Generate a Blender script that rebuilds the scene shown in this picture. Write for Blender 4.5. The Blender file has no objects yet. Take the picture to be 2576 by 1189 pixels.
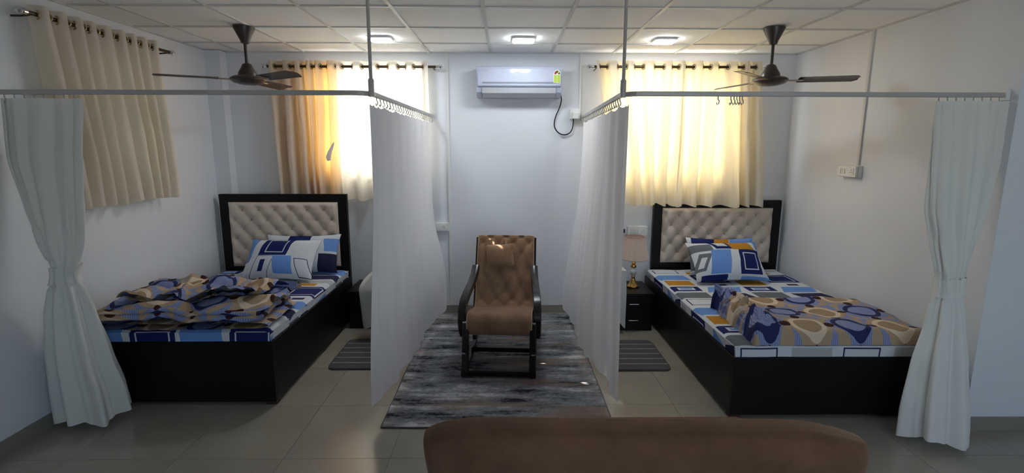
import bpy, bmesh, math, random
from mathutils import Vector, Matrix, noise
PI = math.pi
S = bpy.context.scene
COL = S.collection

# ------------------------------------------------------------------ camera
IW, IH = 2576, 1189
FPX, PITCH, YAW, ROLL, CAMZ = 1281.65, 0.1730, 0.0122, -0.0019, 1.7309
cam_d = bpy.data.cameras.new('camera'); cam = bpy.data.objects.new('camera', cam_d); COL.objects.link(cam)
cam_d.sensor_fit = 'HORIZONTAL'; cam_d.sensor_width = 36.0; cam_d.lens = FPX / IW * 36.0
cam_d.clip_start = 0.05; cam_d.clip_end = 200
cam.matrix_world = (Matrix.Translation((0, 0, CAMZ)) @ Matrix.Rotation(-YAW, 4, 'Z') @
                    Matrix.Rotation(PI / 2 - PITCH, 4, 'X') @ Matrix.Rotation(-ROLL, 4, 'Z'))
S.camera = cam

# ------------------------------------------------------------------ world, sun, exposure
SUN_DIR = Vector((0.577, -0.71, -0.825)).normalized()
w = bpy.data.worlds.new('sky'); S.world = w; w.use_nodes = True
nt = w.node_tree; nt.nodes.clear()
sky = nt.nodes.new('ShaderNodeTexSky'); sky.sky_type = 'NISHITA'; sky.sun_disc = False
sky.sun_elevation = math.asin(-SUN_DIR.z); sky.sun_rotation = math.atan2(-SUN_DIR.x, -SUN_DIR.y)
bg = nt.nodes.new('ShaderNodeBackground'); bg.inputs[1].default_value = 0.30
wo = nt.nodes.new('ShaderNodeOutputWorld')
nt.links.new(sky.outputs[0], bg.inputs[0]); nt.links.new(bg.outputs[0], wo.inputs[0])
sd = bpy.data.lights.new('sun', 'SUN'); sd.energy = 30.0; sd.angle = math.radians(0.6); sd.color = (1.0, 0.95, 0.86)
sun = bpy.data.objects.new('sun', sd); COL.objects.link(sun)
sun.rotation_euler = SUN_DIR.to_track_quat('-Z', 'Y').to_euler(); sun.location = (-6, 9, 9)
# daylight entering by the window in the wall behind the camera
ad = bpy.data.lights.new('window_daylight', 'AREA'); ad.shape = 'RECTANGLE'; ad.size = 2.6; ad.size_y = 1.4
ad.energy = 21.0; ad.color = (0.72, 0.86, 1.0)
al = bpy.data.objects.new('window_daylight', ad); COL.objects.link(al)
al.location = (1.6, -1.72, 1.55); al.rotation_euler = (PI / 2, 0, 0)
S.view_settings.view_transform = 'Standard'; S.view_settings.look = 'None'
S.view_settings.gamma = 1.0; S.view_settings.use_curve_mapping = False
S.view_settings.exposure = 0.52
LED_STRENGTH = 54.0

# ------------------------------------------------------------------ pixel to point (direction only; a plane gives the distance)
def at(px, py, **k):
    X = (px - IW / 2) / FPX; U = -(py - IH / 2) / FPX
    cr, sr = math.cos(ROLL), math.sin(ROLL)
    x = X * cr + U * sr; u = -X * sr + U * cr
    cp, sp = math.cos(PITCH), math.sin(PITCH)
    y = cp + u * sp; z = -sp + u * cp
    cy, sy = math.cos(YAW), math.sin(YAW)
    r = Vector((x * cy + y * sy, -x * sy + y * cy, z)); o = Vector((0, 0, CAMZ))
    a, v = list(k.items())[0]; i = 'xyz'.index(a)
    return o + r * ((v - o[i]) / r[i])

# ------------------------------------------------------------------ node helpers
class X:
    """an arithmetic expression over shader sockets"""
    def __init__(s, nt, v): s.nt, s.v = nt, v
    def _m(s, op, *a):
        n = s.nt.nodes.new('ShaderNodeMath'); n.operation = op
        for i, q in enumerate((s,) + a):
            q = q.v if isinstance(q, X) else q
            if isinstance(q, (int, float)): n.inputs[i].default_value = q
            else: s.nt.links.new(q, n.inputs[i])
        return X(s.nt, n.outputs[0])
    def __add__(s, o): return s._m('ADD', o)
    def __sub__(s, o): return s._m('SUBTRACT', o)
    def __mul__(s, o): return s._m('MULTIPLY', o)
    def __truediv__(s, o): return s._m('DIVIDE', o)
    def lt(s, o): return s._m('LESS_THAN', o)
    def gt(s, o): return s._m('GREATER_THAN', o)
    def abs(s): return s._m('ABSOLUTE')
    def floor(s): return s._m('FLOOR')
    def frac(s): return s._m('FRACT')
    def sqrt(s): return s._m('SQRT')
    def sin(s): return s._m('SINE')
    def mod(s, o): return s._m('FLOORED_MODULO', o)
    def max(s, o): return s._m('MAXIMUM', o)
    def min(s, o): return s._m('MINIMUM', o)

def new_mat(name):
    m = bpy.data.materials.new(name); m.use_nodes = True
    nt = m.node_tree; b = nt.nodes['Principled BSDF']
    return m, nt, b
def rgb(c): return (c[0], c[1], c[2], 1.0)
def mixc(nt, fac, a, b):
    n = nt.nodes.new('ShaderNodeMix'); n.data_type = 'RGBA'
    fi, ai, bi = n.inputs[0], n.inputs[6], n.inputs[7]
    for soc, q in ((fi, fac), (ai, a), (bi, b)):
        q = q.v if isinstance(q, X) else q
        if isinstance(q, (int, float)): soc.default_value = q
        elif isinstance(q, tuple): soc.default_value = rgb(q)
        else: nt.links.new(q, soc)
    return n.outputs[2]
def noise_tex(nt, scale, detail=4, rough=0.55, coord='Object', stretch=(1, 1, 1), out=0):
    tc = nt.nodes.new('ShaderNodeTexCoord'); mp = nt.nodes.new('ShaderNodeMapping')
    mp.inputs['Scale'].default_value = stretch
    n = nt.nodes.new('ShaderNodeTexNoise'); n.inputs['Scale'].default_value = scale
    n.inputs['Detail'].default_value = detail; n.inputs['Roughness'].default_value = rough
    nt.links.new(tc.outputs[coord], mp.inputs[0]); nt.links.new(mp.outputs[0], n.inputs['Vector'])
    return n.outputs[out]
def ramp(nt, fac, stops):
    n = nt.nodes.new('ShaderNodeValToRGB'); e = n.color_ramp.elements
    while len(e) > 1: e.remove(e[-1])
    for i, (p, c) in enumerate(stops):
        q = e[0] if i == 0 else e.new(p)
        q.position = p; q.color = rgb(c)
    nt.links.new(fac.v if isinstance(fac, X) else fac, n.inputs[0]); return n.outputs[0]
def bump(nt, b, h, strength=0.3, dist=0.01):
    n = nt.nodes.new('ShaderNodeBump'); n.inputs['Strength'].default_value = strength; n.inputs['Distance'].default_value = dist
    nt.links.new(h.v if isinstance(h, X) else h, n.inputs['Height']); nt.links.new(n.outputs[0], b.inputs['Normal'])
def uvx(nt):
    n = nt.nodes.new('ShaderNodeUVMap'); n.uv_map = 'UVMap'
    s = nt.nodes.new('ShaderNodeSeparateXYZ'); nt.links.new(n.outputs[0], s.inputs[0])
    return X(nt, s.outputs[0]), X(nt, s.outputs[1])

def frosted_pane(name):
    m, nt, b = new_mat(name)
    t = nt.nodes.new('ShaderNodeBsdfTranslucent'); t.inputs[0].default_value = (0.86, 0.87, 0.85, 1)
    g = nt.nodes.new('ShaderNodeBsdfGlossy'); g.inputs['Roughness'].default_value = 0.25
    mx = nt.nodes.new('ShaderNodeMixShader'); mx.inputs[0].default_value = 0.08
    tr = nt.nodes.new('ShaderNodeBsdfTransparent'); m2 = nt.nodes.new('ShaderNodeMixShader'); m2.inputs[0].default_value = 0.16
    nt.links.new(t.outputs[0], m2.inputs[1]); nt.links.new(tr.outputs[0], m2.inputs[2])
    nt.links.new(m2.outputs[0], mx.inputs[1]); nt.links.new(g.outputs[0], mx.inputs[2])
    nt.links.new(mx.outputs[0], nt.nodes['Material Output'].inputs[0])
    return m

def plain(name, c, rough=0.5, metal=0.0, var=0.0, scale=30, bmp=0.0, spec=0.5, coat=0.0):
    m, nt, b = new_mat(name)
    b.inputs['Base Color'].default_value = rgb(c); b.inputs['Roughness'].default_value = rough
    b.inputs['Metallic'].default_value = metal; b.inputs['Specular IOR Level'].default_value = spec
    b.inputs['Coat Weight'].default_value = coat
    if var or bmp:
        n = noise_tex(nt, scale)
        if var:
            nt.links.new(mixc(nt, n, tuple(q * (1 - var) for q in c), tuple(min(1, q * (1 + var)) for q in c)), b.inputs['Base Color'])
        if bmp: bump(nt, b, n, bmp, 0.004)
    return m
def emit(name, c, s):
    m, nt, b = new_mat(name)
    b.inputs['Base Color'].default_value = rgb(c); b.inputs['Emission Color'].default_value = rgb(c)
    b.inputs['Emission Strength'].default_value = s
    return m
def fabric(name, c, tcol, tfac, weave=220, bmp=0.15):
    """thin cloth: part of the light is scattered back, part goes through"""
    m, nt, b = new_mat(name)
    b.inputs['Base Color'].default_value = rgb(c); b.inputs['Roughness'].default_value = 0.85
    b.inputs['Specular IOR Level'].default_value = 0.15
    bump(nt, b, noise_tex(nt, weave, 2), bmp, 0.002)
    t = nt.nodes.new('ShaderNodeBsdfTranslucent'); t.inputs[0].default_value = rgb(tcol)
    mx = nt.nodes.new('ShaderNodeMixShader'); mx.inputs[0].default_value = tfac
    out = nt.nodes['Material Output']
    nt.links.new(b.outputs[0], mx.inputs[1]); nt.links.new(t.outputs[0], mx.inputs[2]); nt.links.new(mx.outputs[0], out.inputs[0])
    return m
def glass_pane(name):
    m, nt, b = new_mat(name)
    t = nt.nodes.new('ShaderNodeBsdfTransparent'); g = nt.nodes.new('ShaderNodeBsdfGlossy'); g.inputs['Roughness'].default_value = 0.02
    mx = nt.nodes.new('ShaderNodeMixShader'); mx.inputs[0].default_value = 0.07
    t.inputs[0].default_value = (0.93, 0.96, 0.95, 1)
    nt.links.new(t.outputs[0], mx.inputs[1]); nt.links.new(g.outputs[0], mx.inputs[2])
    nt.links.new(mx.outputs[0], nt.nodes['Material Output'].inputs[0])
    return m

M = {}
M['wall'] = plain('wall_paint', (0.73, 0.745, 0.79), 0.7, var=0.03, scale=3, bmp=0.02)
M['ceil_tile'] = plain('mineral_tile', (0.88, 0.875, 0.87), 0.9, var=0.06, scale=160, bmp=0.25)
M['grid'] = plain('grid_metal', (0.60, 0.60, 0.59), 0.5)
M['grout'] = plain('grout', (0.20, 0.185, 0.165), 0.9)
M['skirting'] = plain('skirting_tile', (0.27, 0.245, 0.215), 0.3, var=0.1, scale=8)
M['white_plastic'] = plain('white_plastic', (0.74, 0.74, 0.72), 0.35)
M['ac_white'] = plain('glossy_white', (0.52, 0.55, 0.66), 0.10)
M['ac_grey'] = plain('ac_grey', (0.26, 0.27, 0.33), 0.4)
M['ac_vent'] = plain('ac_louver', (0.52, 0.52, 0.56), 0.4)
M['black_cable'] = plain('black_rubber', (0.012, 0.012, 0.014), 0.5)
M['track'] = plain('track_alu', (0.46, 0.45, 0.44), 0.45, metal=0.25)
M['hook'] = plain('hook_plastic', (0.42, 0.42, 0.40), 0.5)
M['brass_rod'] = plain('antique_rod', (0.075, 0.050, 0.028), 0.35, metal=0.7)
M['brass_ring'] = plain('antique_ring', (0.42, 0.31, 0.16), 0.3, metal=0.8)
M['chrome'] = plain('chrome', (0.75, 0.75, 0.76), 0.15, metal=1.0)
M['fan'] = plain('fan_brown', (0.040, 0.026, 0.022), 0.35, var=0.2)
M['fan_trim'] = plain('fan_bronze', (0.30, 0.18, 0.12), 0.3, metal=0.6)
def wood(name, c):
    m, nt, b = new_mat(name)
    n = noise_tex(nt, 6, 6, 0.6, 'Object', (1, 1, 9))
    nt.links.new(mixc(nt, n, tuple(q * 0.6 for q in c), tuple(q * 1.5 for q in c)), b.inputs['Base Color'])
    b.inputs['Roughness'].default_value = 0.38; b.inputs['Specular IOR Level'].default_value = 0.22
    bump(nt, b, n, 0.05, 0.003); return m
M['wenge'] = wood('dark_wenge', (0.0065, 0.005, 0.0045))
M['wenge_gloss'] = plain('lacquered_wenge', (0.007, 0.005, 0.0045), 0.25, var=0.3, scale=12)
M['leather'] = plain('tufted_leatherette', (0.60, 0.505, 0.43), 0.40, var=0.06, scale=14)
M['button'] = plain('button_leatherette', (0.46, 0.38, 0.32), 0.35)
def suede(name, a, b_, sc):
    m, nt, b = new_mat(name)
    n = noise_tex(nt, sc, 6, 0.65); f = noise_tex(nt, 260, 2)
    nt.links.new(ramp(nt, n, [(0.3, a), (0.7, b_)]), b.inputs['Base Color'])
    b.inputs['Roughness'].default_value = 0.9; b.inputs['Specular IOR Level'].default_value = 0.1
    b.inputs['Sheen Weight'].default_value = 0.35; b.inputs['Sheen Roughness'].default_value = 0.4
    b.inputs['Sheen Tint'].default_value = (0.8, 0.6, 0.45, 1)
    bump(nt, b, f, 0.3, 0.002); return m
M['suede'] = suede('chair_suede', (0.20, 0.112, 0.064), (0.31, 0.19, 0.115), 7)
M['suede_sofa'] = suede('sofa_suede', (0.100, 0.049, 0.030), (0.175, 0.094, 0.057), 5)
M['piping'] = plain('piping_cord', (0.36, 0.23, 0.14), 0.8)
M['curtain_white'] = fabric('ward_curtain', (0.78, 0.78, 0.82), (0.80, 0.80, 0.84), 0.30)
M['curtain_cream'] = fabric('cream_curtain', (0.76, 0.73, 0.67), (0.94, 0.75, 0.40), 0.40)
M['curtain_sunlit'] = fabric('sunlit_cream_curtain', (0.78, 0.76, 0.71), (0.97, 0.92, 0.82), 0.62)  # lit copy of the cream cloth: sunlight put into its colour
M['curtain_orange_glow'] = fabric('orange_glow_cream_curtain', (0.70, 0.65, 0.57), (0.86, 0.50, 0.15), 0.38)  # same cream cloth; its orange backlit glow is put into the colour
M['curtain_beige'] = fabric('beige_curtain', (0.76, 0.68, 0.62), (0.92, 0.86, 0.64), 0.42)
M['curtain_satin'] = fabric('satin_ward_curtain', (0.86, 0.86, 0.83), (0.82, 0.82, 0.80), 0.22)
M['cloth_white'] = fabric('table_cloth', (0.74, 0.75, 0.73), (0.75, 0.75, 0.72), 0.18)
M['glass'] = glass_pane('window_glass'); M['frosted'] = frosted_pane('frosted_glass')
M['win_frame'] = plain('window_aluminium', (0.30, 0.22, 0.16), 0.4)
M['concrete_sun_blocker'] = plain('sun_blocker_concrete', (0.35, 0.34, 0.32), 0.9, var=0.15, scale=2)
M['ground'] = plain('outdoor_ground', (0.24, 0.22, 0.19), 0.95, var=0.2, scale=1)
M['shade'] = fabric('pleated_shade', (0.82, 0.66, 0.57), (0.85, 0.66, 0.55), 0.25)
M['shade_trim'] = plain('shade_trim', (0.46, 0.31, 0.25), 0.8)
M['gold'] = plain('lamp_brass', (0.62, 0.36, 0.10), 0.22, metal=1.0)
M['red_plastic'] = plain('red_bottle', (0.30, 0.03, 0.07), 0.35)
M['sticker_green'] = plain('energy_label_green', (0.50, 0.66, 0.06), 0.5)
M['sticker_white'] = plain('energy_label_white', (0.85, 0.85, 0.80), 0.5)
M['sticker_red'] = plain('energy_label_red', (0.42, 0.03, 0.02), 0.5)
M['sticker_dark'] = plain('energy_label_dark', (0.04, 0.07, 0.02), 0.5)
M['logo'] = plain('logo_grey', (0.22, 0.24, 0.30), 0.5)
M['led'] = emit('led_diffuser', (0.86, 0.94, 1.0), LED_STRENGTH)
M['mat_line'] = plain('mat_stripe', (0.30, 0.285, 0.28), 1.0, var=0.2, scale=90)
M['brown_foot'] = plain('foot_brown', (0.05, 0.018, 0.012), 0.6)

def floor_tile_mat():
    m, nt, b = new_mat('vitrified_tile')
    n = noise_tex(nt, 2.2, 6, 0.6)
    nt.links.new(ramp(nt, n, [(0.3, (0.30, 0.268, 0.225)), (0.7, (0.355, 0.325, 0.28))]), b.inputs['Base Color'])
    b.inputs['Roughness'].default_value = 0.20; b.inputs['Specular IOR Level'].default_value = 0.45
    return m
M['tile'] = floor_tile_mat()

def rug_mat():
    m, nt, b = new_mat('abstract_rug')
    st = noise_tex(nt, 2.6, 9, 0.66, 'Object', (0.9, 3.0, 1))
    st2 = noise_tex(nt, 34.0, 4, 0.7, 'Object', (1.0, 1.2, 1))
    st3 = ramp(nt, noise_tex(nt, 2.3, 6, 0.55, 'Object', (0.55, 4.2, 1)), [(0.44, (0, 0, 0)), (0.47, (0.45, 0.45, 0.45)), (0.535, (0.5, 0.5, 0.5)), (0.56, (1, 1, 1))])
    base = ramp(nt, (X(nt, st) * 0.62 + X(nt, st2) * 0.26 + X(nt, st3) * 0.12), [(0.37, (0.02, 0.021, 0.024)), (0.41, (0.10, 0.102, 0.11)), (0.47, (0.20, 0.20, 0.212)), (0.54, (0.28, 0.28, 0.295)), (0.59, (0.42, 0.418, 0.43)), (0.66, (0.62, 0.615, 0.62))])
    br = noise_tex(nt, 1.7, 6, 0.6, 'Object', (0.45, 2.4, 3))
    brm = ramp(nt, br, [(0.52, (0, 0, 0)), (0.60, (0.75, 0.75, 0.75))])
    c = mixc(nt, brm, base, (0.26, 0.19, 0.15))
    nt.links.new(c, b.inputs['Base Color']); b.inputs['Roughness'].default_value = 0.95
    b.inputs['Specular IOR Level'].default_value = 0.1
    bump(nt, b, noise_tex(nt, 300, 2), 0.5, 0.004); return m
M['rug'] = rug_mat()
def mat_mat():
    m, nt, b = new_mat('bath_mat_pile')
    n = noise_tex(nt, 120, 3)
    nt.links.new(ramp(nt, n, [(0.3, (0.045, 0.042, 0.045)), (0.7, (0.13, 0.125, 0.13))]), b.inputs['Base Color'])
    b.inputs['Roughness'].default_value = 1.0; bump(nt, b, n, 0.8, 0.008); return m
M['mat_pile'] = mat_mat()

def sheet_mat(name, ou, ov, pu=0.66, pv=1.02):
    """printed cotton: blocks of blue, orange, navy frames and grey on white; u across, v from head to foot"""
    m, nt, b = new_mat(name)
    u0, v0 = uvx(nt)
    u = (u0 + ou + v0 * 0.0).mod(pu); v = (v0 + ov).mod(pv)
    W_, BL, NV, OR, GR, DK = (0.60, 0.63, 0.68), (0.145, 0.29, 0.66), (0.013, 0.020, 0.115), (0.46, 0.215, 0.025), (0.135, 0.15, 0.175), (0.03, 0.032, 0.085)
    col = W_
    def rect(c, u1, u2, v1, v2, sk=0.0):
        nonlocal col
        uu = (u - (u1 + u2) / 2) - (v - (v1 + v2) / 2) * sk
        msk = uu.abs().lt((u2 - u1) / 2) * (v - (v1 + v2) / 2).abs().lt((v2 - v1) / 2)
        col = mixc(nt, msk, col, c)
    # column A
    rect(BL, 0.01, 0.29, 0.03, 0.20, 0.12); rect(OR, 0.03, 0.27, 0.23, 0.40)
    rect(NV, 0.02, 0.27, 0.44, 0.58); rect(W_, 0.07, 0.22, 0.475, 0.545); rect(BL, 0.09, 0.20, 0.49, 0.53)
    rect(GR, 0.01, 0.28, 0.62, 0.79); rect(DK, 0.03, 0.27, 0.82, 0.98); rect(W_, 0.04, 0.26, 0.83, 0.97)
    # column B
    rect(NV, 0.34, 0.64, 0.02, 0.30); rect(W_, 0.375, 0.605, 0.055, 0.265); rect(NV, 0.385, 0.595, 0.065, 0.255)
    rect(DK, 0.46, 0.56, 0.35, 0.40); rect(BL, 0.33, 0.62, 0.45, 0.62, -0.35)
    rect(DK, 0.36, 0.63, 0.65, 0.79, 0.35); rect((0.42, 0.43, 0.44), 0.36, 0.62, 0.82, 0.92); rect(OR, 0.34, 0.50, 0.93, 1.01)
    nt.links.new(col, b.inputs['Base Color']); b.inputs['Roughness'].default_value = 0.85
    b.inputs['Specular IOR Level'].default_value = 0.15
    bump(nt, b, noise_tex(nt, 14, 4), 0.25, 0.012); return m
M['sheet_a'] = sheet_mat('print_sheet_window_side', 0.05, 0.40)
M['sheet_b'] = sheet_mat('print_sheet_switch_side', 0.0, 0.80)
def pillow_mat(name, rects, ground=(0.60, 0.63, 0.68)):
    m, nt, b = new_mat(name); u, v = uvx(nt); col = ground
    for c, u1, u2, v1, v2, sk in rects:
        uu = (u - (u1 + u2) / 2) - (v - (v1 + v2) / 2) * sk
        msk = uu.abs().lt((u2 - u1) / 2) * (v - (v1 + v2) / 2).abs().lt((v2 - v1) / 2)
        col = mixc(nt, msk, col, c)
    nt.links.new(col, b.inputs['Base Color']); b.inputs['Roughness'].default_value = 0.85
    b.inputs['Specular IOR Level'].default_value = 0.15
    bump(nt, b, noise_tex(nt, 12, 4), 0.3, 0.012); return m
BL, NV, OR, GR, DK, WH = (0.145, 0.29, 0.66), (0.013, 0.020, 0.115), (0.46, 0.215, 0.025), (0.135, 0.15, 0.175), (0.02, 0.022, 0.06), (0.60, 0.63, 0.68)
M['pillow_a'] = pillow_mat('pillow_print_square', [
    (BL, -0.2, 0.13, 0.35, 1.1, 0.12), (NV, 0.24, 0.64, 0.50, 0.97, 0.12), (WH, 0.32, 0.575, 0.57, 0.925, 0.10), (NV, 0.335, 0.56, 0.59, 0.905, 0.10),
    (DK, 0.17, 0.42, -0.1, 0.49, 0.12), (WH, 0.178, 0.412, -0.1, 0.482, 0.12), (NV, 0.27, 0.34, 0.13, 0.40, 0.08),
    (BL, 0.46, 0.72, 0.08, 0.49, -0.16), (DK, 0.78, 0.98, 0.02, 0.44, -0.25), (WH, 0.79, 0.97, 0.035, 0.425, -0.25)])
M['pillow_b'] = pillow_mat('pillow_print_stripes', [
    (GR, -0.1, 0.30, 0.68, 0.88, -0.1), (NV, 0.30, 0.56, 0.72, 1.0, -0.35), (WH, 0.35, 0.50, 0.80, 0.95, -0.35), (OR, 0.54, 0.86, 0.70, 1.0, -0.25),
    (GR, 0.02, 0.20, 0.20, 0.62, 0.35), (WH, 0.07, 0.15, 0.27, 0.52, 0.35), (BL, 0.23, 0.50, 0.12, 0.70, 0.14), (NV, 0.62, 0.93, 0.10, 0.70, 0.10),
    (WH, 0.675, 0.88, 0.20, 0.62, 0.08), (NV, 0.69, 0.865, 0.225, 0.595, 0.08), (NV, 0.06, 0.42, -0.1, 0.10, 0), (BL, 0.60, 1.1, -0.1, 0.05, 0), (BL, 0.93, 1.2, 0.74, 1.1, 0)])
M['pillow_c'] = pillow_mat('pillow_print_back', [(DK, -0.1, 0.22, -0.1, 0.5, 0), (BL, 0.80, 1.1, 0.52, 0.86, -0.1), (DK, 0.74, 1.1, -0.1, 0.46, 0), (NV, 0.3, 0.6, 0.5, 1.0, 0.1)])
M['pillow_d'] = pillow_mat('pillow_print_back_blue', [(BL, 0.62, 1.1, 0.5, 1.1, 0.1), (NV, 0.05, 0.4, 0.55, 1.0, 0.1), (OR, 0.4, 0.62, 0.7, 1.1, 0.1), (GR, -0.1, 0.15, 0.1, 0.6, 0)])

def quilt_mat():
    m, nt, b = new_mat('circle_print_quilt'); u, v = uvx(nt); P = 0.30
    a, c = u / P, v / P
    ia, ic = a.floor(), c.floor()
    fa, fc = (a - ia - 0.5) * P, (c - ic - 0.5) * P
    par = (ia + ic).mod(2.0)
    r = (fa * fa + fc * fc).sqrt()
    stripe = ((u * 520.0).sin() * 0.5 + 0.5).gt(0.62)
    PERI, BEI, CRM, NAV, BRW = (0.165, 0.20, 0.40), (0.42, 0.30, 0.195), (0.66, 0.55, 0.43), (0.022, 0.028, 0.105), (0.042, 0.012, 0.010)
    peri = mixc(nt, stripe, PERI, (0.30, 0.35, 0.54))
    # wavy patches of ground
    far = (r + (u * 31.0).sin() * 0.012 + (v * 27.0).sin() * 0.012).gt(0.150)
    g = mixc(nt, (par - far).abs(), peri, BEI)
    inner = mixc(nt, par, peri, (0.34, 0.245, 0.155)); ring = mixc(nt, par, NAV, CRM)
    col = mixc(nt, r.lt(0.118), g, ring); col = mixc(nt, r.lt(0.087), col, inner)
    ea, ec = (a.frac() - (a.frac().gt(0.5))) * P, (c.frac() - (c.frac().gt(0.5))) * P
    for p_, q_ in ((ea, fc), (fa, ec)):
        d = (p_ * p_ + q_ * q_).sqrt(); col = mixc(nt, d.lt(0.031), col, BRW)
    nt.links.new(col, b.inputs['Base Color']); b.inputs['Roughness'].default_value = 0.8
    b.inputs['Specular IOR Level'].default_value = 0.2
    bump(nt, b, noise_tex(nt, 18, 4), 0.25, 0.01); return m
M['quilt'] = quilt_mat()

# ------------------------------------------------------------------ mesh helpers
class MB:
    def __init__(s): s.v, s.f, s.uv = [], [], None
    def add(s, vs, fs):
        o = len(s.v); s.v += [tuple(q) for q in vs]; s.f += [tuple(i + o for i in f) for f in fs]; return s
    def box(s, x0, x1, y0, y1, z0, z1, bev=0.0):
        if bev <= 0:
            vs = [(x, y, z) for x in (x0, x1) for y in (y0, y1) for z in (z0, z1)]
            return s.add(vs, [(0, 1, 3, 2), (4, 6, 7, 5), (0, 4, 5, 1), (2, 3, 7, 6), (0, 2, 6, 4), (1, 5, 7, 3)])
        bm = bmesh.new(); bmesh.ops.create_cube(bm, size=1.0)
        for q in bm.verts: q.co = ((x0 + x1) / 2 + q.co.x * (x1 - x0), (y0 + y1) / 2 + q.co.y * (y1 - y0), (z0 + z1) / 2 + q.co.z * (z1 - z0))
        bmesh.ops.bevel(bm, geom=list(bm.edges), offset=bev, segments=2, profile=0.6, affect='EDGES')
        bm.verts.index_update()
        s.add([q.co[:] for q in bm.verts], [[q.index for q in f.verts] for f in bm.faces]); bm.free(); return s
    def lathe(s, prof, n=24, c=(0, 0, 0), cap=True):
        vs, fs = [], []; k = len(prof)
        for i in range(n):
            a = 2 * PI * i / n
            for r, z in prof: vs.append((c[0] + r * math.cos(a), c[1] + r * math.sin(a), c[2] + z))
        for i in range(n):
            j = (i + 1) % n
            for q in range(k - 1): fs.append((i * k + q, j * k + q, j * k + q + 1, i * k + q + 1))
        if cap:
            fs.append(tuple(i * k for i in range(n))[::-1]); fs.append(tuple(i * k + k - 1 for i in range(n)))
        return s.add(vs, fs)
    def tube(s, pts, r, n=8, closed=False, cap=True):
        pts = [Vector(p) for p in pts]; m = len(pts); vs, fs = [], []
        rr = r if isinstance(r, (list, tuple)) else [r] * m
        t0 = (pts[1] - pts[0]).normalized()
        up = Vector((0, 0, 1)) if abs(t0.z) < 0.9 else Vector((1, 0, 0))
        nrm = (up - t0 * up.dot(t0)).normalized()
        for i in range(m):
            t = (pts[(i + 1) % m] - pts[i - 1]) if (closed or 0 < i < m - 1) else (pts[1] - pts[0] if i == 0 else pts[-1] - pts[-2])
            t.normalize(); nrm = (nrm - t * nrm.dot(t)).normalized(); bi = t.cross(nrm)
            for k in range(n):
                a = 2 * PI * k / n
                vs.append(pts[i] + (nrm * math.cos(a) + bi * math.sin(a)) * rr[i])
        for i in range(m if closed else m - 1):
            j = (i + 1) % m
            for k in range(n): fs.append((i * n + k, i * n + (k + 1) % n, j * n + (k + 1) % n, j * n + k))
        if cap and not closed:
            fs.append(tuple(range(n))[::-1]); fs.append(tuple((m - 1) * n + k for k in range(n)))
        return s.add(vs, fs)
    def bar(s, pts, w, t, axis=Vector((1, 0, 0))):
        """rectangular bar along pts (in a plane normal to axis): w along axis, t across; t may vary"""
        pts = [Vector(p) for p in pts]; m = len(pts); vs, fs = [], []
        tt = t if isinstance(t, (list, tuple)) else [t] * m
        for i in range(m):
            d = (pts[min(i + 1, m - 1)] - pts[max(i - 1, 0)]).normalized(); nr = axis.cross(d).normalized()
            c = 0.22
            for sx, sn in ((-1, -1 + c), (-1 + c, -1), (1 - c, -1), (1, -1 + c), (1, 1 - c), (1 - c, 1), (-1 + c, 1), (-1, 1 - c)):
                vs.append(pts[i] + axis * (sx * w / 2) + nr * (sn * tt[i] / 2))
        n = 8
        for i in range(m - 1):
            for k in range(n): fs.append((i * n + k, i * n + (k + 1) % n, (i + 1) * n + (k + 1) % n, (i + 1) * n + k))
        fs.append(tuple(range(n))[::-1]); fs.append(tuple((m - 1) * n + k for k in range(n)))
        return s.add(vs, fs)
    def prism(s, poly, axis, a, b):
        """polygon in the plane normal to axis (coordinates in order of the other two axes), extruded from a to b"""
        n = len(poly)
        def mk(p, q): return (q, p[0], p[1]) if axis == 'x' else ((p[0], q, p[1]) if axis == 'y' else (p[0], p[1], q))
        vs = [mk(p, a) for p in poly] + [mk(p, b) for p in poly]
        fs = [tuple(range(n))[::-1], tuple(range(n, 2 * n))] + [(i, (i + 1) % n, n + (i + 1) % n, n + i) for i in range(n)]
        return s.add(vs, fs)
    def grid(s, fn, nu, nv, uvfn=None, closed=False):
        vs = [fn(i / nu, j / nv) for i in range(nu + (0 if closed else 1)) for j in range(nv + 1)]
        k = nv + 1; m = nu if closed else nu
        fs = []
        for i in range(m):
            i2 = (i + 1) % nu if closed else i + 1
            for j in range(nv): fs.append((i * k + j, i2 * k + j, i2 * k + j + 1, i * k + j + 1))
        if uvfn:
            if s.uv is None: s.uv = {}
            o = len(s.v)
            for i in range(nu + (0 if closed else 1)):
                for j in range(nv + 1): s.uv[o + i * k + j] = uvfn(i / nu, j / nv)
        return s.add(vs, fs)
    def mesh(s, name, mat, smooth=False, angle=None):
        me = bpy.data.meshes.new(name); me.from_pydata(s.v, [], s.f); me.validate(); me.update()
        bm = bmesh.new(); bm.from_mesh(me); bmesh.ops.recalc_face_normals(bm, faces=bm.faces); bm.to_mesh(me); bm.free()
        if s.uv is not None:
            L = me.uv_layers.new(name='UVMap')
            for l in me.loops: L.data[l.index].uv = s.uv.get(l.vertex_index, (0, 0))
        if smooth:
            for p in me.polygons: p.use_smooth = True
            if angle is not None: me.set_sharp_from_angle(angle=math.radians(angle))
        me.materials.append(M[mat] if isinstance(mat, str) else mat); return me
    def build(s, name, mat, parent=None, smooth=False, loc=(0, 0, 0), rot=(0, 0, 0), angle=35):
        return place(name, s.mesh(name, mat, smooth, angle), parent, loc, rot)
def place(name, me, parent=None, loc=(0, 0, 0), rot=(0, 0, 0)):
    o = bpy.data.objects.new(name, me); COL.objects.link(o); o.location = loc; o.rotation_euler = rot
    if parent: o.parent = parent
    return o
def tag(o, label, cat, group=None):
    o['label'] = label; o['category'] = cat
    if group: o['group'] = group
    return o
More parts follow.
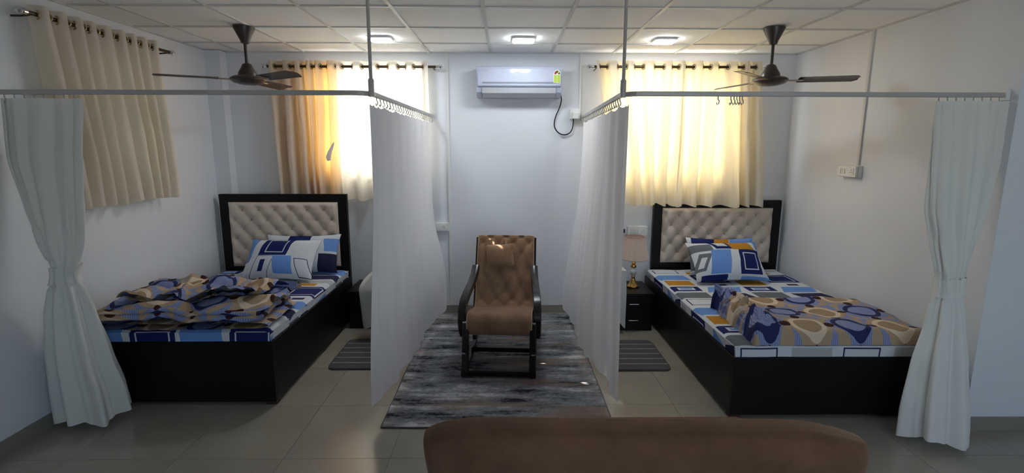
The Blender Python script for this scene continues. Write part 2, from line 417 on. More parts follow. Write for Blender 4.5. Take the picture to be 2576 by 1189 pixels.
def thing(name, label, cat, loc=(0, 0, 0), rz=0.0, group=None):
    o = bpy.data.objects.new(name, None); COL.objects.link(o); o.location = loc; o.rotation_euler = (0, 0, rz)
    o.empty_display_size = 0.1
    return tag(o, label, cat, group)
def struct(o, label=None):
    o['kind'] = 'structure'
    if label: o['label'] = label
    return o
def copy_tree(o, parent=None):
    c = o.copy(); COL.objects.link(c); c.parent = parent
    for ch in list(o.children): copy_tree(ch, c)
    return c
def lerp(a, b, t): return a + (b - a) * t
def sstep(a, b, x):
    t = max(0.0, min(1.0, (x - a) / (b - a))); return t * t * (3 - 2 * t)
def interp(tab, z):
    """piecewise smooth lookup in rows (z, a, b, ...) sorted by falling z"""
    if z >= tab[0][0]: return tab[0][1:]
    for p, q in zip(tab, tab[1:]):
        if z >= q[0]:
            t = (p[0] - z) / (p[0] - q[0]); t = t * t * (3 - 2 * t) * 0.5 + t * 0.5
            return tuple(lerp(a, b, t) for a, b in zip(p[1:], q[1:]))
    return tab[-1][1:]
def nz(x, y, z=0.0): return noise.noise(Vector((x, y, z)))

# ------------------------------------------------------------------ the room
XL, XR, YB, CZ = -2.861, 2.862, 5.203, 2.632
YS, XR2, YF = 2.90, 4.30, -1.80          # the step in the wall and the wider front of the room
WT = 0.12
WL = (-1.94, -0.76, 1.47, 2.50)          # window behind the orange-glowing curtain: x0, x1, z0, z1
WR = (0.96, 2.26, 1.42, 2.50)
WS = (3.62, 4.16, 1.45, 2.42)            # window in the side wall: y0, y1, z0, z1
WF = (0.3, 2.9, 0.9, 2.2)

def wall_with_holes(name, axis, c0, c1, a0, a1, z0, z1, holes):
    """wall slab between c0 and c1 on `axis`, spanning a0..a1, with rectangular holes (a, b, za, zb)"""
    mb = MB(); xs = sorted({a0, a1, *[h[0] for h in holes], *[h[1] for h in holes]}); zs = sorted({z0, z1, *[h[2] for h in holes], *[h[3] for h in holes]})
    for p, q in zip(xs, xs[1:]):
        run = None
        for r, t in zip(zs, zs[1:]):
            inside = any(h[0] <= p and q <= h[1] and h[2] <= r and t <= h[3] for h in holes)
            if not inside:
                if run and abs(run[1] - r) < 1e-9: run[1] = t
                else:
                    if run: mb.box(*( (p, q, c0, c1) if axis == 'y' else (c0, c1, p, q)), run[0], run[1])
                    run = [r, t]
        if run: mb.box(*((p, q, c0, c1) if axis == 'y' else (c0, c1, p, q)), run[0], run[1])
    bm = bmesh.new(); me = mb.mesh(name, 'wall'); bm.from_mesh(me); bmesh.ops.remove_doubles(bm, verts=bm.verts, dist=1e-5)
    bm.to_mesh(me); bm.free()
    return struct(place(name, me))
wall_with_holes('wall_back', 'y', YB, YB + WT, XL - WT, XR + WT, 0, 2.72, [WL, WR])
wall_with_holes('wall_left', 'x', XL - WT, XL, YF, YB, 0, 2.72, [WS])
struct(MB().box(XR, XR + 0.14, YS, YB, 0, 2.72).build('wall_right', 'wall'))
struct(MB().box(XR + 0.14, XR2, YS, YS + 0.14, 0, 2.72).build('wall_step', 'wall'))
struct(MB().box(XR2, XR2 + WT, YF, YS + 0.14, 0, 2.72).build('wall_far_right', 'wall'))
wall_with_holes('wall_front', 'y', YF - WT, YF, XL - WT, XR2 + WT, 0, 2.72, [WF])
# boxed column in the corner by the window wall
struct(MB().box(XL, -2.715, 5.085, YB, 0, CZ).build('trim_1', 'wall'))

def window(name, axis, c, a0, a1, z0, z1, glass='frosted', open_gap=0.0):
    r = bpy.data.objects.new(name, None); COL.objects.link(r); struct(r)
    fr = MB(); t, d = 0.045, 0.05
    def bx(p, q, r0, r1, mb=fr, dd=d):
        if axis == 'y': mb.box(p, q, c - dd / 2, c + dd / 2, r0, r1)
        else: mb.box(c - dd / 2, c + dd / 2, p, q, r0, r1)
    bx(a0, a0 + t, z0, z1); bx(a1 - t, a1, z0, z1); bx(a0 + t, a1 - t, z0, z0 + t); bx(a0 + t, a1 - t, z1 - t, z1)
    n = 2; wv = (a1 - a0 - 2 * t) / n
    for i in range(1, n): bx(a0 + t + wv * i - 0.02, a0 + t + wv * i + 0.02, z0 + t, z1 - t)
    fr.build('window_frame', 'win_frame', r)
    for i in range(n):
        p0, p1 = a0 + t + wv * i + (0.02 if i else 0), a0 + t + wv * (i + 1) - (0.02 if i < n - 1 else 0)
        if open_gap:   # sliding sash left ajar; bar and panes above it added to block stray sun
            g = MB(); bx(p0, p1, 2.13, z1 - t, g, 0.002); g.build('pane', glass, r)  # added top pane, blocks stray sun
            g = MB(); bx(p0, p1 - (open_gap if i == n - 1 else 0), z0 + t, 2.09, g, 0.002); g.build('pane', glass, r)
            g = MB(); bx(p0, p1, 2.09, 2.13, g, d); g.build('sun_stop_bar', 'win_frame', r)
        else:
            g = MB(); bx(p0, p1, z0 + t, z1 - t, g, 0.002); g.build('pane', glass, r)
    return r
window('window_1', 'y', YB + 0.085, *WL, open_gap=0.046); window('window_2', 'y', YB + 0.085, *WR)
window('window_3', 'x', XL - 0.085, *WS); window('window_4', 'y', YF - 0.085, *WF, glass='glass')

# outside: ground and an added unseen wall that keeps sun off the side window
struct(MB().box(-30, 30, -30, 40, -0.30, -0.20).build('ground', 'ground'))
struct(MB().box(-4.35, -4.15, 0.5, 6.2, -0.2, 5.2).build('wall_sun_blocker', 'concrete_sun_blocker'))

# floor: bed of grout with single 0.6 m tiles
floor = struct(MB().box(XL - WT, XR2 + WT, YF - WT, YB + WT, -0.2, -0.003).build('floor', 'grout'))
FX, FY, TS, GAP = -0.655, 2.63, 0.6, 0.0025
_cache = {}
def tile_mesh(w_, h_, t_, mat, key, bev=0.0):
    k = (key, round(w_, 4), round(h_, 4))
    if k not in _cache: _cache[k] = MB().box(-w_ / 2, w_ / 2, -h_ / 2, h_ / 2, -t_, 0, bev).mesh('tile', mat)
    return _cache[k]
def cells(lo, hi, o, s):
    r = [lo]; k = math.ceil((lo - o) / s + 1e-6)
    while o + k * s < hi - 1e-6: r.append(o + k * s); k += 1
    r.append(hi); return [(a, b) for a, b in zip(r, r[1:]) if b - a > 0.02]
for (a, b) in cells(XL, XR2, FX, TS):
    for (c, d) in cells(YF, YB, FY, TS):
        if c >= YS and a >= XR: continue
        b2 = XR if (c >= YS - 0.3 and a < XR < b) else b
        place('tile', tile_mesh(b2 - a - GAP, d - c - GAP, 0.006, 'tile', 'floor'), floor, ((a + b2) / 2, (c + d) / 2, 0.0))
        if b2 != b and c < YS: place('tile', tile_mesh(b - b2 - 0.0001, YS - c - GAP, 0.006, 'tile', 'floor'), floor, ((b + b2) / 2, (c + YS) / 2, 0.0))

# ceiling: slab, suspended grid, single lay-in tiles
ceil = struct(MB().box(XL - WT, XR2 + WT, YF - WT, YB + WT, 2.66, 2.72).build('ceiling', 'ceil_tile'))
GX, GY = -0.7512, 4.7497
LIGHTS = [(-1.051, 4.53), (0.149, 4.53), (1.349, 4.55)]
gxs, gys = cells(XL, XR2, GX, TS), cells(YF, YB, GY, TS)
for (a, b) in gxs:
    for (c, d) in gys:
        if c >= YS and a >= XR: continue
        b2 = XR if (c >= YS - 0.3 and a < XR < b) else b
        place('tile', tile_mesh(b2 - a - 0.004, d - c - 0.004, 0.014, 'ceil_tile', 'ceil'), ceil, ((a + b2) / 2, (c + d) / 2, 2.654))
for (a, b) in gxs[1:]: MB().box(a - 0.012, a + 0.012, YF, YB if a < XR else YS, CZ, CZ + 0.0075).build('grid_runner', 'grid', ceil)
for (c, d) in gys[1:]:
    MB().box(XL, XR if c >= YS else XR2, c - 0.012, c + 0.012, CZ + 0.0005, CZ + 0.0075).build('grid_cross_bar', 'grid', ceil)
MB().box(XL, XL + 0.02, YF, YB, CZ - 0.002, CZ + 0.0075).build('wall_angle', 'grid', ceil)
MB().box(XR - 0.02, XR, YS, YB, CZ - 0.002, CZ + 0.0075).build('wall_angle', 'grid', ceil)
MB().box(XL, XR, YB - 0.02, YB, CZ - 0.002, CZ + 0.0075).build('wall_angle', 'grid', ceil)

struct(MB().box(XL, XR, YB - 0.012, YB, 0, 0.085).build('baseboard_back', 'skirting'))
struct(MB().box(XL, XL + 0.012, YF, YB - 0.012, 0, 0.085).build('baseboard_left', 'skirting'))
struct(MB().box(XR - 0.012, XR, YS, YB - 0.012, 0, 0.085).build('baseboard_right', 'skirting'))
struct(MB().box(XR - 0.012, XR2, YS - 0.012, YS, 0, 0.085).build('baseboard_step', 'skirting'))

# ------------------------------------------------------------------ ceiling lights
def rounded(w_, h_, r, n=5):
    pts = []
    for cx, cy, a0 in ((w_ / 2 - r, h_ / 2 - r, 0), (-w_ / 2 + r, h_ / 2 - r, 90), (-w_ / 2 + r, -h_ / 2 + r, 180), (w_ / 2 - r, -h_ / 2 + r, 270)):
        for k in range(n + 1):
            a = math.radians(a0 + 90 * k / n); pts.append((cx + r * math.cos(a), cy + r * math.sin(a)))
    return pts
for (x, y), lab in zip(LIGHTS, ('square white ceiling light nearest the curtain rod of the window with the orange-lit curtain', 'square white ceiling light above the air conditioner', 'square white ceiling light above the window beside the lamp')):
    t = thing('ceiling_light', lab, 'ceiling light', (x, y, CZ), 0, 'square lights in the ceiling')
    MB().prism(rounded(0.186, 0.186, 0.028), 'z', -0.012, 0.008).build('frame', 'white_plastic', t)
    MB().prism(rounded(0.178, 0.178, 0.026), 'z', -0.019, -0.012).build('diffuser', 'led', t)

# ------------------------------------------------------------------ ceiling fans
def make_fan(label, loc, a0):
    t = thing('ceiling_fan', label, 'ceiling fan', loc, 0, 'brown ceiling fans')
    MB().lathe([(0.014, -0.125), (0.030, -0.118), (0.034, -0.10), (0.078, -0.008), (0.078, 0.0)], 24).build('canopy', 'fan', t, True)
    MB().lathe([(0.0125, -0.30), (0.0125, -0.12)], 14).build('down_rod', 'fan', t, True)
    MB().lathe([(0.018, -0.265), (0.034, -0.275), (0.045, -0.30), (0.066, -0.335), (0.070, -0.36)], 28).build('motor_cover', 'fan', t, True)
    MB().lathe([(0.066, -0.358), (0.105, -0.365), (0.128, -0.378), (0.130, -0.392), (0.105, -0.412), (0.055, -0.425), (0.0, -0.428)], 32, cap=False).build('motor', 'fan', t, True)
    for k in range(3):
        a = math.radians(a0 + 120 * k)
        b = MB()
        def bl(u, v, top):
            x = lerp(0.20, 0.615, u); wd = lerp(0.058, 0.066, u) * (1 if u < 0.93 else 1 - 0.5 * ((u - 0.93) / 0.07) ** 2)
            y = (v - 0.5) * 2 * wd; z = -0.388 - y * 0.21 + 0.006 * (1 - (2 * v - 1) ** 2) + (0.0025 if top else 0)
            return (x, y, z)
        b.grid(lambda u, v: bl(u, v, 1), 14, 6); b.grid(lambda u, v: bl(u, v, 0), 14, 6)
        bo = b.build('blade', 'fan', t, True, rot=(0, 0, a))
        MB().box(0.10, 0.235, -0.030, 0.030, -0.394, -0.388, 0.002).build('blade_bracket', 'fan_trim', bo)
    return t
make_fan('dark brown ceiling fan over the bed beside the side window', (-2.0, 4.13, CZ), -34)
make_fan('dark brown ceiling fan over the bed beside the wall switch', (2.05, 4.08, CZ), -14)

# ------------------------------------------------------------------ curtain tracks of the two bays
TZ = 2.03
def track(label, corner, back, wall_pt, hooks, extra, support_lab):
    t = thing('curtain_track', label, 'curtain rail', (corner[0], corner[1], TZ), 0, 'curtain rails round the beds')
    cx, cy = corner; sgn = 1 if wall_pt[0] > cx else -1
    R = 0.10
    def rel(p): return (p[0] - cx, p[1] - cy, 0)
    pts = [rel(wall_pt), (sgn * R, (wall_pt[1] - cy) * 0.05, 0)]
    for k in range(1, 6):
        a = PI / 2 * k / 5; pts.append((sgn * (R - R * math.sin(a)), R - R * math.cos(a), 0))
    pts += [rel(back)]
    mb = MB(); mb.bar([Vector(p) for p in pts], 0.026, 0.022, Vector((0, 0, 1))); mb.build('rail', 'track', t)
    MB().lathe([(0.017, -0.017), (0.017, 0.075), (0.010, 0.085), (0.0095, CZ - TZ)], 12).build('ceiling_support', 'track', t, True, loc=(sgn * 0.0, 0.04, 0))
    MB().box(-0.02, 0.02, -0.025, 0.0, -0.03, 0.03, 0.003).build('wall_bracket', 'white_plastic', t, loc=rel((back[0], YB)))
    wx = XR if sgn > 0 else XL
    MB().box(-0.0 if sgn < 0 else -0.025, 0.025 if sgn < 0 else 0.0, -0.02, 0.02, -0.03, 0.03, 0.003).build('wall_bracket', 'white_plastic', t, loc=rel((wx, wall_pt[1])))
    hk = MB().tube([(0, 0, -0.012), (0, 0, -0.028), (0.006, 0, -0.036), (0.006, 0, -0.05), (-0.004, 0, -0.058), (-0.006, 0, -0.046)], 0.0032, 6).mesh('hook', 'hook', True)
    for p in hooks + extra:
        place('hook', hk, t, rel(p), (0, 0, random.uniform(-0.8, 0.8)))
    return t
random.seed(4)
LC0, LC1 = (-0.763, 2.96), (-0.716, YB - 0.02)
RC0, RC1 = (0.669, 2.96), (0.763, YB - 0.02)
def along(a, b, n, y0, y1):
    r = []
    for i in range(n):
        y = lerp(y0, y1, (i + 0.5) / n); f = (y - a[1]) / (b[1] - a[1]); r.append((lerp(a[0], b[0], f), y))
    return r
lh = along(LC0, LC1, 26, 3.06, 5.12); rh = along(RC0, RC1, 26, 3.06, 5.12)
track('grey curtain rail bent round the bed beside the side window', LC0, LC1, (XL + 0.02, 2.97), lh, [(-2.80 + 0.055 * i, 2.97) for i in range(8)], '')
ex = [at(q, 246, y=2.965) for q in (1807, 1839, 1847, 1854, 1861, 1868)]
track('grey curtain rail bent round the bed beside the wall switch', RC0, RC1, (XR - 0.02, 2.97), rh,
      [(p.x, 2.967) for p in ex] + [(2.47 + 0.05 * i, 2.97) for i in range(8)], '')

# ------------------------------------------------------------------ ward curtains along the middle bay
def ward_curtain(label, a, b, zt, zb, folds, off, hemfn, seed):
    """a, b: rail end points; off(t, z) sideways sway of the cloth towards +x"""
    rnd = random.Random(seed); ph = [rnd.uniform(0, 6.28) for _ in range(6)]
    def fn(u, v):
        t = u; z0 = zb + hemfn(t); top = zt - 0.012 * abs(math.sin(PI * t * 26)) 
        z = lerp(top, z0, v)
        x = lerp(a[0], b[0], t); y = lerp(a[1], b[1], t)
        amp = lerp(0.022, 0.020, sstep(0, 0.8, v)) * (0.7 + 0.5 * nz(t * 5 + seed, 1.3))
        w_ = 2 * PI * folds * (t + 0.018 * math.sin(9 * t + ph[0]) + 0.012 * v * math.sin(17 * t + ph[1]))
        f = math.sin(w_); f = 0.75 * math.tanh(1.3 * f) / math.tanh(1.3) + 0.25 * math.sin(2.3 * w_ + ph[2]) * (1 - 0.6 * v)
        o = amp * f + off(t, z) + 0.02 * v * nz(t * 3.1 + seed, v * 1.5)
        yy = y + 0.35 * amp * math.cos(w_) * (0.6 + 0.4 * v)
        return (x + o - a[0], yy - a[1], z)
    o = MB().grid(fn, 200, 44).build('ward_curtain', 'curtain_white', None, True, loc=(a[0], a[1], 0), angle=180)
    return tag(o, label, 'curtain', 'white ward curtains')
def gs(t, c, s): return math.exp(-((t - c) / s) ** 2)
ward_curtain('white ward curtain hanging straight between the rocking chair and the bed by the side window', (-0.775, 2.965), (-0.725, 5.03), TZ - 0.055, 0.12, 7,
             lambda t, z: -0.07 * gs(t, 0.0, 0.08) * sstep(1.6, 0.2, z) + 0.04 * gs(t, 0.5, 0.25) * sstep(1.5, 0.2, z) + 0.14 * gs(t, 0.90, 0.14) * sstep(1.25, 0.42, z),
             lambda t: 0.02 * math.sin(7 * t) + 0.05 * sstep(0.6, 1, t), 3)
ward_curtain('white ward curtain hanging straight between the rocking chair and the bed with the lamp', (0.685, 2.965), (0.758, 5.03), TZ - 0.055, 0.12, 7,
             lambda t, z: -0.11 * sstep(0.12, 0.55, t) * sstep(1.9, 0.2, z) - 0.05 * gs(t, 0.95, 0.1) * sstep(1.2, 0.3, z),
             lambda t: 0.02 * math.sin(6 * t + 1), 8)

# ------------------------------------------------------------------ tied-back ward curtains
def tied_curtain(label, tab, zt, zb, tie_z, pleats, seed, tielab):
    """tab rows: z, centre x, centre y, half width x, half depth y"""
    c0 = interp(tab, zb); bx, by = c0[0], c0[1]
    def ring(th, z, grow=0.0):
        cx, cy, a, d = interp(tab, z)
        k = 1 + 0.20 * math.sin(pleats * th + seed + 0.6 * z) * sstep(0.01, 0.14, d + 0.03) + 0.07 * math.sin((pleats * 2 + 1) * th + z * 2)
        if abs(z - tie_z) < 0.09: k = lerp(k, 1, 0.7)
        pin = 1 - 0.16 * math.exp(-((z - tie_z) / 0.07) ** 2); a *= pin; d *= pin
        x = cx + (a + grow) * k * math.cos(th); y = cy + (d + grow) * k * math.sin(th) + 0.012 * math.sin(9 * th) * (1 if d < 0.05 else 0)
        return (x - bx, y - by, z)
    def fn(u, v):
        th = 2 * PI * u; z = lerp(zt, zb, v)
        if v > 0.97: z += 0.02 * math.sin(3 * th + seed)
        return ring(th, z)
    o = MB().grid(fn, 110, 60, closed=True).build('tied_curtain', 'curtain_satin', None, True, loc=(bx, by, 0), angle=180)
    tag(o, label, 'curtain', 'white tied-back curtains')
    b = MB().grid(lambda u, v: ring(2 * PI * u, tie_z + 0.052 - 0.104 * v + 0.012 * math.cos(2 * PI * u), 0.013), 48, 4, closed=True).build('tie_band', 'curtain_satin', o, True, angle=180)
    b['label'] = tielab
    return o
tied_curtain('white curtain tied back with a band beside the side window curtain',
    [(1.975, -2.598, 2.97, 0.212, 0.020), (1.66, -2.628, 2.97, 0.200, 0.032), (1.39, -2.618, 2.97, 0.158, 0.045), (1.20, -2.608, 2.97, 0.122, 0.052), (1.05, -2.605, 2.97, 0.080, 0.052),
     (0.985, -2.617, 2.97, 0.070, 0.050), (0.91, -2.625, 2.98, 0.088, 0.060), (0.72, -2.640, 3.00, 0.120, 0.085), (0.46, -2.640, 3.02, 0.145, 0.12), (0.20, -2.630, 3.04, 0.172, 0.14), (0.05, -2.63, 3.05, 0.175, 0.15)],
    1.995, 0.05, 0.985, 7, 0.6, 'narrow white tie band')
tied_curtain('white curtain tied back with a band at the foot of the bed with the lamp',
    [(1.975, 2.652, 2.965, 0.195, 0.020), (1.66, 2.660, 2.96, 0.185, 0.032), (1.39, 2.650, 2.95, 0.158, 0.045), (1.20, 2.650, 2.94, 0.118, 0.05), (1.00, 2.655, 2.93, 0.080, 0.052),
     (0.92, 2.650, 2.92, 0.076, 0.052), (0.85, 2.648, 2.91, 0.080, 0.056), (0.70, 2.640, 2.89, 0.098, 0.075), (0.45, 2.600, 2.84, 0.135, 0.105), (0.18, 2.570, 2.79, 0.165, 0.125), (0.05, 2.56, 2.77, 0.170, 0.13)],
    1.995, 0.05, 0.92, 6, 2.1, 'narrow white tie band')

# ------------------------------------------------------------------ eyelet curtains, rods
def curtain_rod(label, axis, c, a0, a1, z, wall):
    """rod along `axis` at cross coordinate c; brackets to `wall`"""
    mid = (a0 + a1) / 2
    loc = (mid, c, z) if axis == 'x' else (c, mid, z)
    t = thing('curtain_rod', label, 'curtain rod', loc, 0, 'curtain rods with ball ends')
    rz = (0, 0, 0) if axis == 'x' else (0, 0, PI / 2); h = (a1 - a0) / 2
    MB().tube([(-h, 0, 0), (h, 0, 0)], 0.0125, 12).build('rod', 'brass_rod', t, True, rot=rz)
    for s in (-1, 1):
        f = MB(); f.lathe([(0.0, -0.022), (0.015, -0.016), (0.024, 0), (0.015, 0.016), (0, 0.022)], 14, cap=False)
        p = (s * (h + 0.03), 0, 0) if axis == 'x' else (0, s * (h + 0.03), 0)
        f.build('finial', 'chrome', t, True, loc=p)
        q = MB().lathe([(0.017, -0.012), (0.017, 0.012)], 12).build('collar', 'chrome', t, True, loc=(s * h, 0, 0) if axis == 'x' else (0, s * h, 0), rot=(0, PI / 2, 0) if axis == 'x' else (PI / 2, 0, 0))
        d = wall - c
        e = (s * (h - 0.035))
        pts = [(e, 0, -0.012), (e, d * 0.5, -0.016), (e, d, -0.016)] if axis == 'x' else [(0, e, -0.012), (d * 0.5, e, -0.016), (d, e, -0.016)]
        MB().tube(pts, 0.006, 8).build('bracket', 'brass_rod', t, True)
    return t
ring_me = None
def eyelet_curtain(label, axis, c, a0, a1, zt, zb, n, zrod, mat, seed, bunch=0.0, group='cream eyelet curtains', sway=0.0, into=1, sharp=2.2, ends=None, deep=1.0):
    """n waves between a0 and a1; the cloth weaves round the rod at cross coordinate c"""
    global ring_me
    rnd = random.Random(seed); p1, p2, p3 = (rnd.uniform(0, 6.28) for _ in range(3))
    def g(u, v):
        k = u + bunch * math.sin(2 * PI * u + p1) / (2 * PI) + 0.25 / n * math.sin(2 * PI * u * 2.3 + p2) * 0.25
        k0 = bunch * math.sin(p1) / (2 * PI) + 0.25 / n * math.sin(p2) * 0.25
        return k - k0 * (1 - u) - (k0 + (0.25 / n * math.sin(4.6 * PI + p2) * 0.25 - 0.25 / n * math.sin(p2) * 0.25)) * u
    def fn(u, v):
        z = lerp(zt, zb, v) + (0.010 * math.sin(2 * PI * n * u + p3) + 0.012 * nz(u * 6 + seed, 3.3)) * (1 if v > 0.97 else 0)
        w_ = 2 * PI * n * (u + 0.10 / n * v * math.sin(2 * PI * 1.7 * u + p3) * 2.0) + PI
        f = math.tanh(sharp * math.cos(w_)) / math.tanh(sharp)
        A = deep * lerp(0.030, 0.046, sstep(0, 0.7, v)) * (1 + 0.35 * nz(u * n * 0.7 + seed, v * 1.4))
        a = lerp(a0, a1, g(u, v)) + sway * v * (u - 0.5) + 0.018 * v * nz(u * n * 0.5 + 7 + seed, v * 2)
        if ends: a += lerp(ends[0], ends[1], u) * v
        o = A * f + 0.006 * nz(u * 30 + seed, v * 5)
        return (a - (a0 + a1) / 2, o, z) if axis == 'x' else (o, a - (a0 + a1) / 2, z)
    mb = MB(); mb.grid(fn, int(n * 20), 30)
    loc = ((a0 + a1) / 2, c, 0) if axis == 'x' else (c, (a0 + a1) / 2, 0)
    o = mb.build('eyelet_curtain', mat, None, True, loc=loc, angle=180); tag(o, label, 'curtain', group)
    if ring_me is None:
        pts = [(0.0, 0.0235 * math.cos(2 * PI * k / 14), 0.0235 * math.sin(2 * PI * k / 14)) for k in range(14)]
        ring_me = MB().tube(pts, 0.0052, 6, closed=True).mesh('eyelet', 'brass_ring', True)
    for k in range(int(2 * n)):
        u = (k + 0.5) / (2 * n)
        p = fn(u, (zt - zrod) / (zt - zb))
        pp = (p[0], 0, zrod) if axis == 'x' else (0, p[1], zrod)
        place('eyelet', ring_me, o, pp, (0, 0, (0.5 if k % 2 else -0.5) + (0 if axis == 'x' else PI / 2)))
    return o
RZ = 2.492
curtain_rod('dark curtain rod above the window whose curtain glows orange', 'x', 5.115, -2.30, -0.66, RZ, YB)
gold = eyelet_curtain('cream eyelet curtain glowing orange beside its white-lit neighbour', 'x', 5.115, -2.26, -1.60, 2.545, 1.22, 5.5, RZ, 'curtain_orange_glow', 2, 0.25, 'cream eyelet curtains', sway=-0.06)  # gold: cream cloth with the orange backlit glow in its colour
eyelet_curtain('cream eyelet curtain lit white by the sun beside the orange-glowing one', 'x', 5.115, -1.62, -0.745, 2.545, 1.21, 5, RZ, 'curtain_sunlit', 5, 0.0)
tp = [at(*q, y=5.055) for q in ((840, 358), (835, 370), (829, 384), (826, 396), (828, 404))]
tb = MB().bar([Vector((p.x - gold.location.x, p.y - gold.location.y, p.z)) for p in tp], 0.010, [0.012, 0.026, 0.040, 0.046, 0.034], Vector((0, 1, 0))).build('tieback_strap', 'curtain_white', gold, True)
tb['label'] = 'white tieback strap hanging loose on the orange-lit curtain'
curtain_rod('dark curtain rod above the window behind the lamp-side bed', 'x', 5.062, 0.83, 2.45, RZ, YB)
eyelet_curtain('cream eyelet curtain next to the air conditioner socket', 'x', 5.062, 0.855, 1.70, 2.545, 1.165, 5, RZ, 'curtain_cream', 11, 0.1, ends=(0.20, 0.0), deep=1.15)
eyelet_curtain('cream eyelet curtain hanging in front of the tufted headboard', 'x', 5.062, 1.685, 2.44, 2.545, 1.155, 5, RZ, 'curtain_cream', 14, -0.15, ends=(0.0, 0.12), deep=1.15)
curtain_rod('dark curtain rod on the side wall over the single beige curtain', 'y', -2.752, 3.12, 4.40, RZ, XL)
eyelet_curtain('beige eyelet curtain on the side wall above the crumpled quilt', 'y', -2.752, 3.17, 4.22, 2.545, 1.33, 8.5, RZ, 'curtain_beige', 21, 0.0, 'beige eyelet curtain', ends=(0.10, 0.06))

# ------------------------------------------------------------------ beds
def tuft(w_, h_, px, pz, ox, oz, depth, nu=96, nv=56):
    def fn(u, v):
        x, z = (u - 0.5) * w_, v * h_
        a = (x - ox) / px + (z - oz) / pz; b = (x - ox) / px - (z - oz) / pz
        s = abs(math.sin(PI * a) * math.sin(PI * b))
        da, db = a - round(a), b - round(b); d2 = ((da + db) * px / 2) ** 2 + ((da - db) * pz / 2) ** 2
        pad = 0.42 * s ** 0.55 + 0.58 * (1 - math.exp(-d2 / 0.0011))
        e = min(1.0, min(u, 1 - u) * w_ / 0.03) * min(1.0, min(v, 1 - v) * h_ / 0.03)
        return (x, -(0.010 + depth * pad) * (0.25 + 0.75 * math.sqrt(max(0, e))), z)
    pts = []
    for i in range(-14, 15):
        for j in range(-14, 15):
            x = ox + (i + j) * px / 2; z = oz + (i - j) * pz / 2
            if abs(x) < w_ / 2 - 0.03 and 0.03 < z < h_ - 0.03: pts.append((x, z))
    return fn, nu, nv, pts
btn_me = MB().lathe([(0.0, 0.011), (0.009, 0.009), (0.0125, 0.003), (0.0125, -0.004)], 12, cap=False).mesh('button', 'button', True)
def make_bed(label, x0, x1, yfoot, yhead, base_h, hb):
    """hb: x0, x1, z top, y front, thickness"""
    cx = (x0 + x1) / 2
    t = thing('bed', label, 'bed', (cx, yfoot, 0), 0, 'dark wooden beds with tufted headboards')
    L = yhead - yfoot; h = (x1 - x0) / 2; tk = 0.025
    MB().box(-h, h, 0, tk, 0.03, base_h, 0.003).build('foot_panel', 'wenge', t)
    for s in (-1, 1):
        MB().box(min(s * h, s * (h - tk)), max(s * h, s * (h - tk)), tk, L, 0.03, base_h, 0.003).build('side_panel', 'wenge', t)
    MB().box(-h + tk, h - tk, tk, L, base_h - 0.02, base_h).build('slat_deck', 'wenge', t)
    for sx in (-1, 1):
        for yy in (0.02, L - 0.08):
            MB().box(sx * (h - 0.045) - 0.035, sx * (h - 0.045) + 0.035, yy, yy + 0.06, 0, 0.03).build('foot', 'brown_foot', t)
    hx0, hx1, hz, hy, ht = hb[0] - cx, hb[1] - cx, hb[2], hb[3] - yfoot, hb[4]
    fr = 0.088; zb = 0.56
    r = bpy.data.objects.new('headboard', None); COL.objects.link(r); r.parent = t; r.location = ((hx0 + hx1) / 2, hy, 0)
    w_ = hx1 - hx0
    MB().box(-w_ / 2, -w_ / 2 + fr, 0, ht, 0.0, hz, 0.004).build('stile', 'wenge', r); MB().box(w_ / 2 - fr, w_ / 2, 0, ht, 0.0, hz, 0.004).build('stile', 'wenge', r)
    MB().box(-w_ / 2 + fr, w_ / 2 - fr, 0, ht, hz - fr * 0.9, hz, 0.004).build('top_rail', 'wenge', r)
    MB().box(-w_ / 2 + fr, w_ / 2 - fr, 0, ht, 0.30, zb, 0.004).build('bottom_rail', 'wenge', r)
    pw, ph = w_ - 2 * fr, hz - fr * 0.9 - zb
    fn, nu, nv, pts = tuft(pw, ph, 0.158, 0.188, 0.079, ph - 0.072, 0.034, 130, 70)
    pb = MB(); pb.grid(fn, nu, nv); pb.box(-pw / 2, pw / 2, 0.0, ht * 0.8, 0, ph)
    pan = pb.build('tufted_panel', 'leather', r, True, loc=(0, ht * 0.15, zb), angle=50)
    for (x, z) in pts: place('button', btn_me, r, (x, ht * 0.15 - 0.012, zb + z), (PI / 2, 0, 0))
    return t
make_bed('dark wooden bed with beige tufted headboard beside the side window', -2.80, -1.555, 3.23, 4.988, 0.455, (-2.80, -1.56, 1.278, 4.990, 0.05))
make_bed('dark wooden bed with beige tufted headboard beside the nightstand lamp', 1.445, 2.79, 3.03, 5.14, 0.42, (1.51, 2.815, 1.205, 5.142, 0.05))

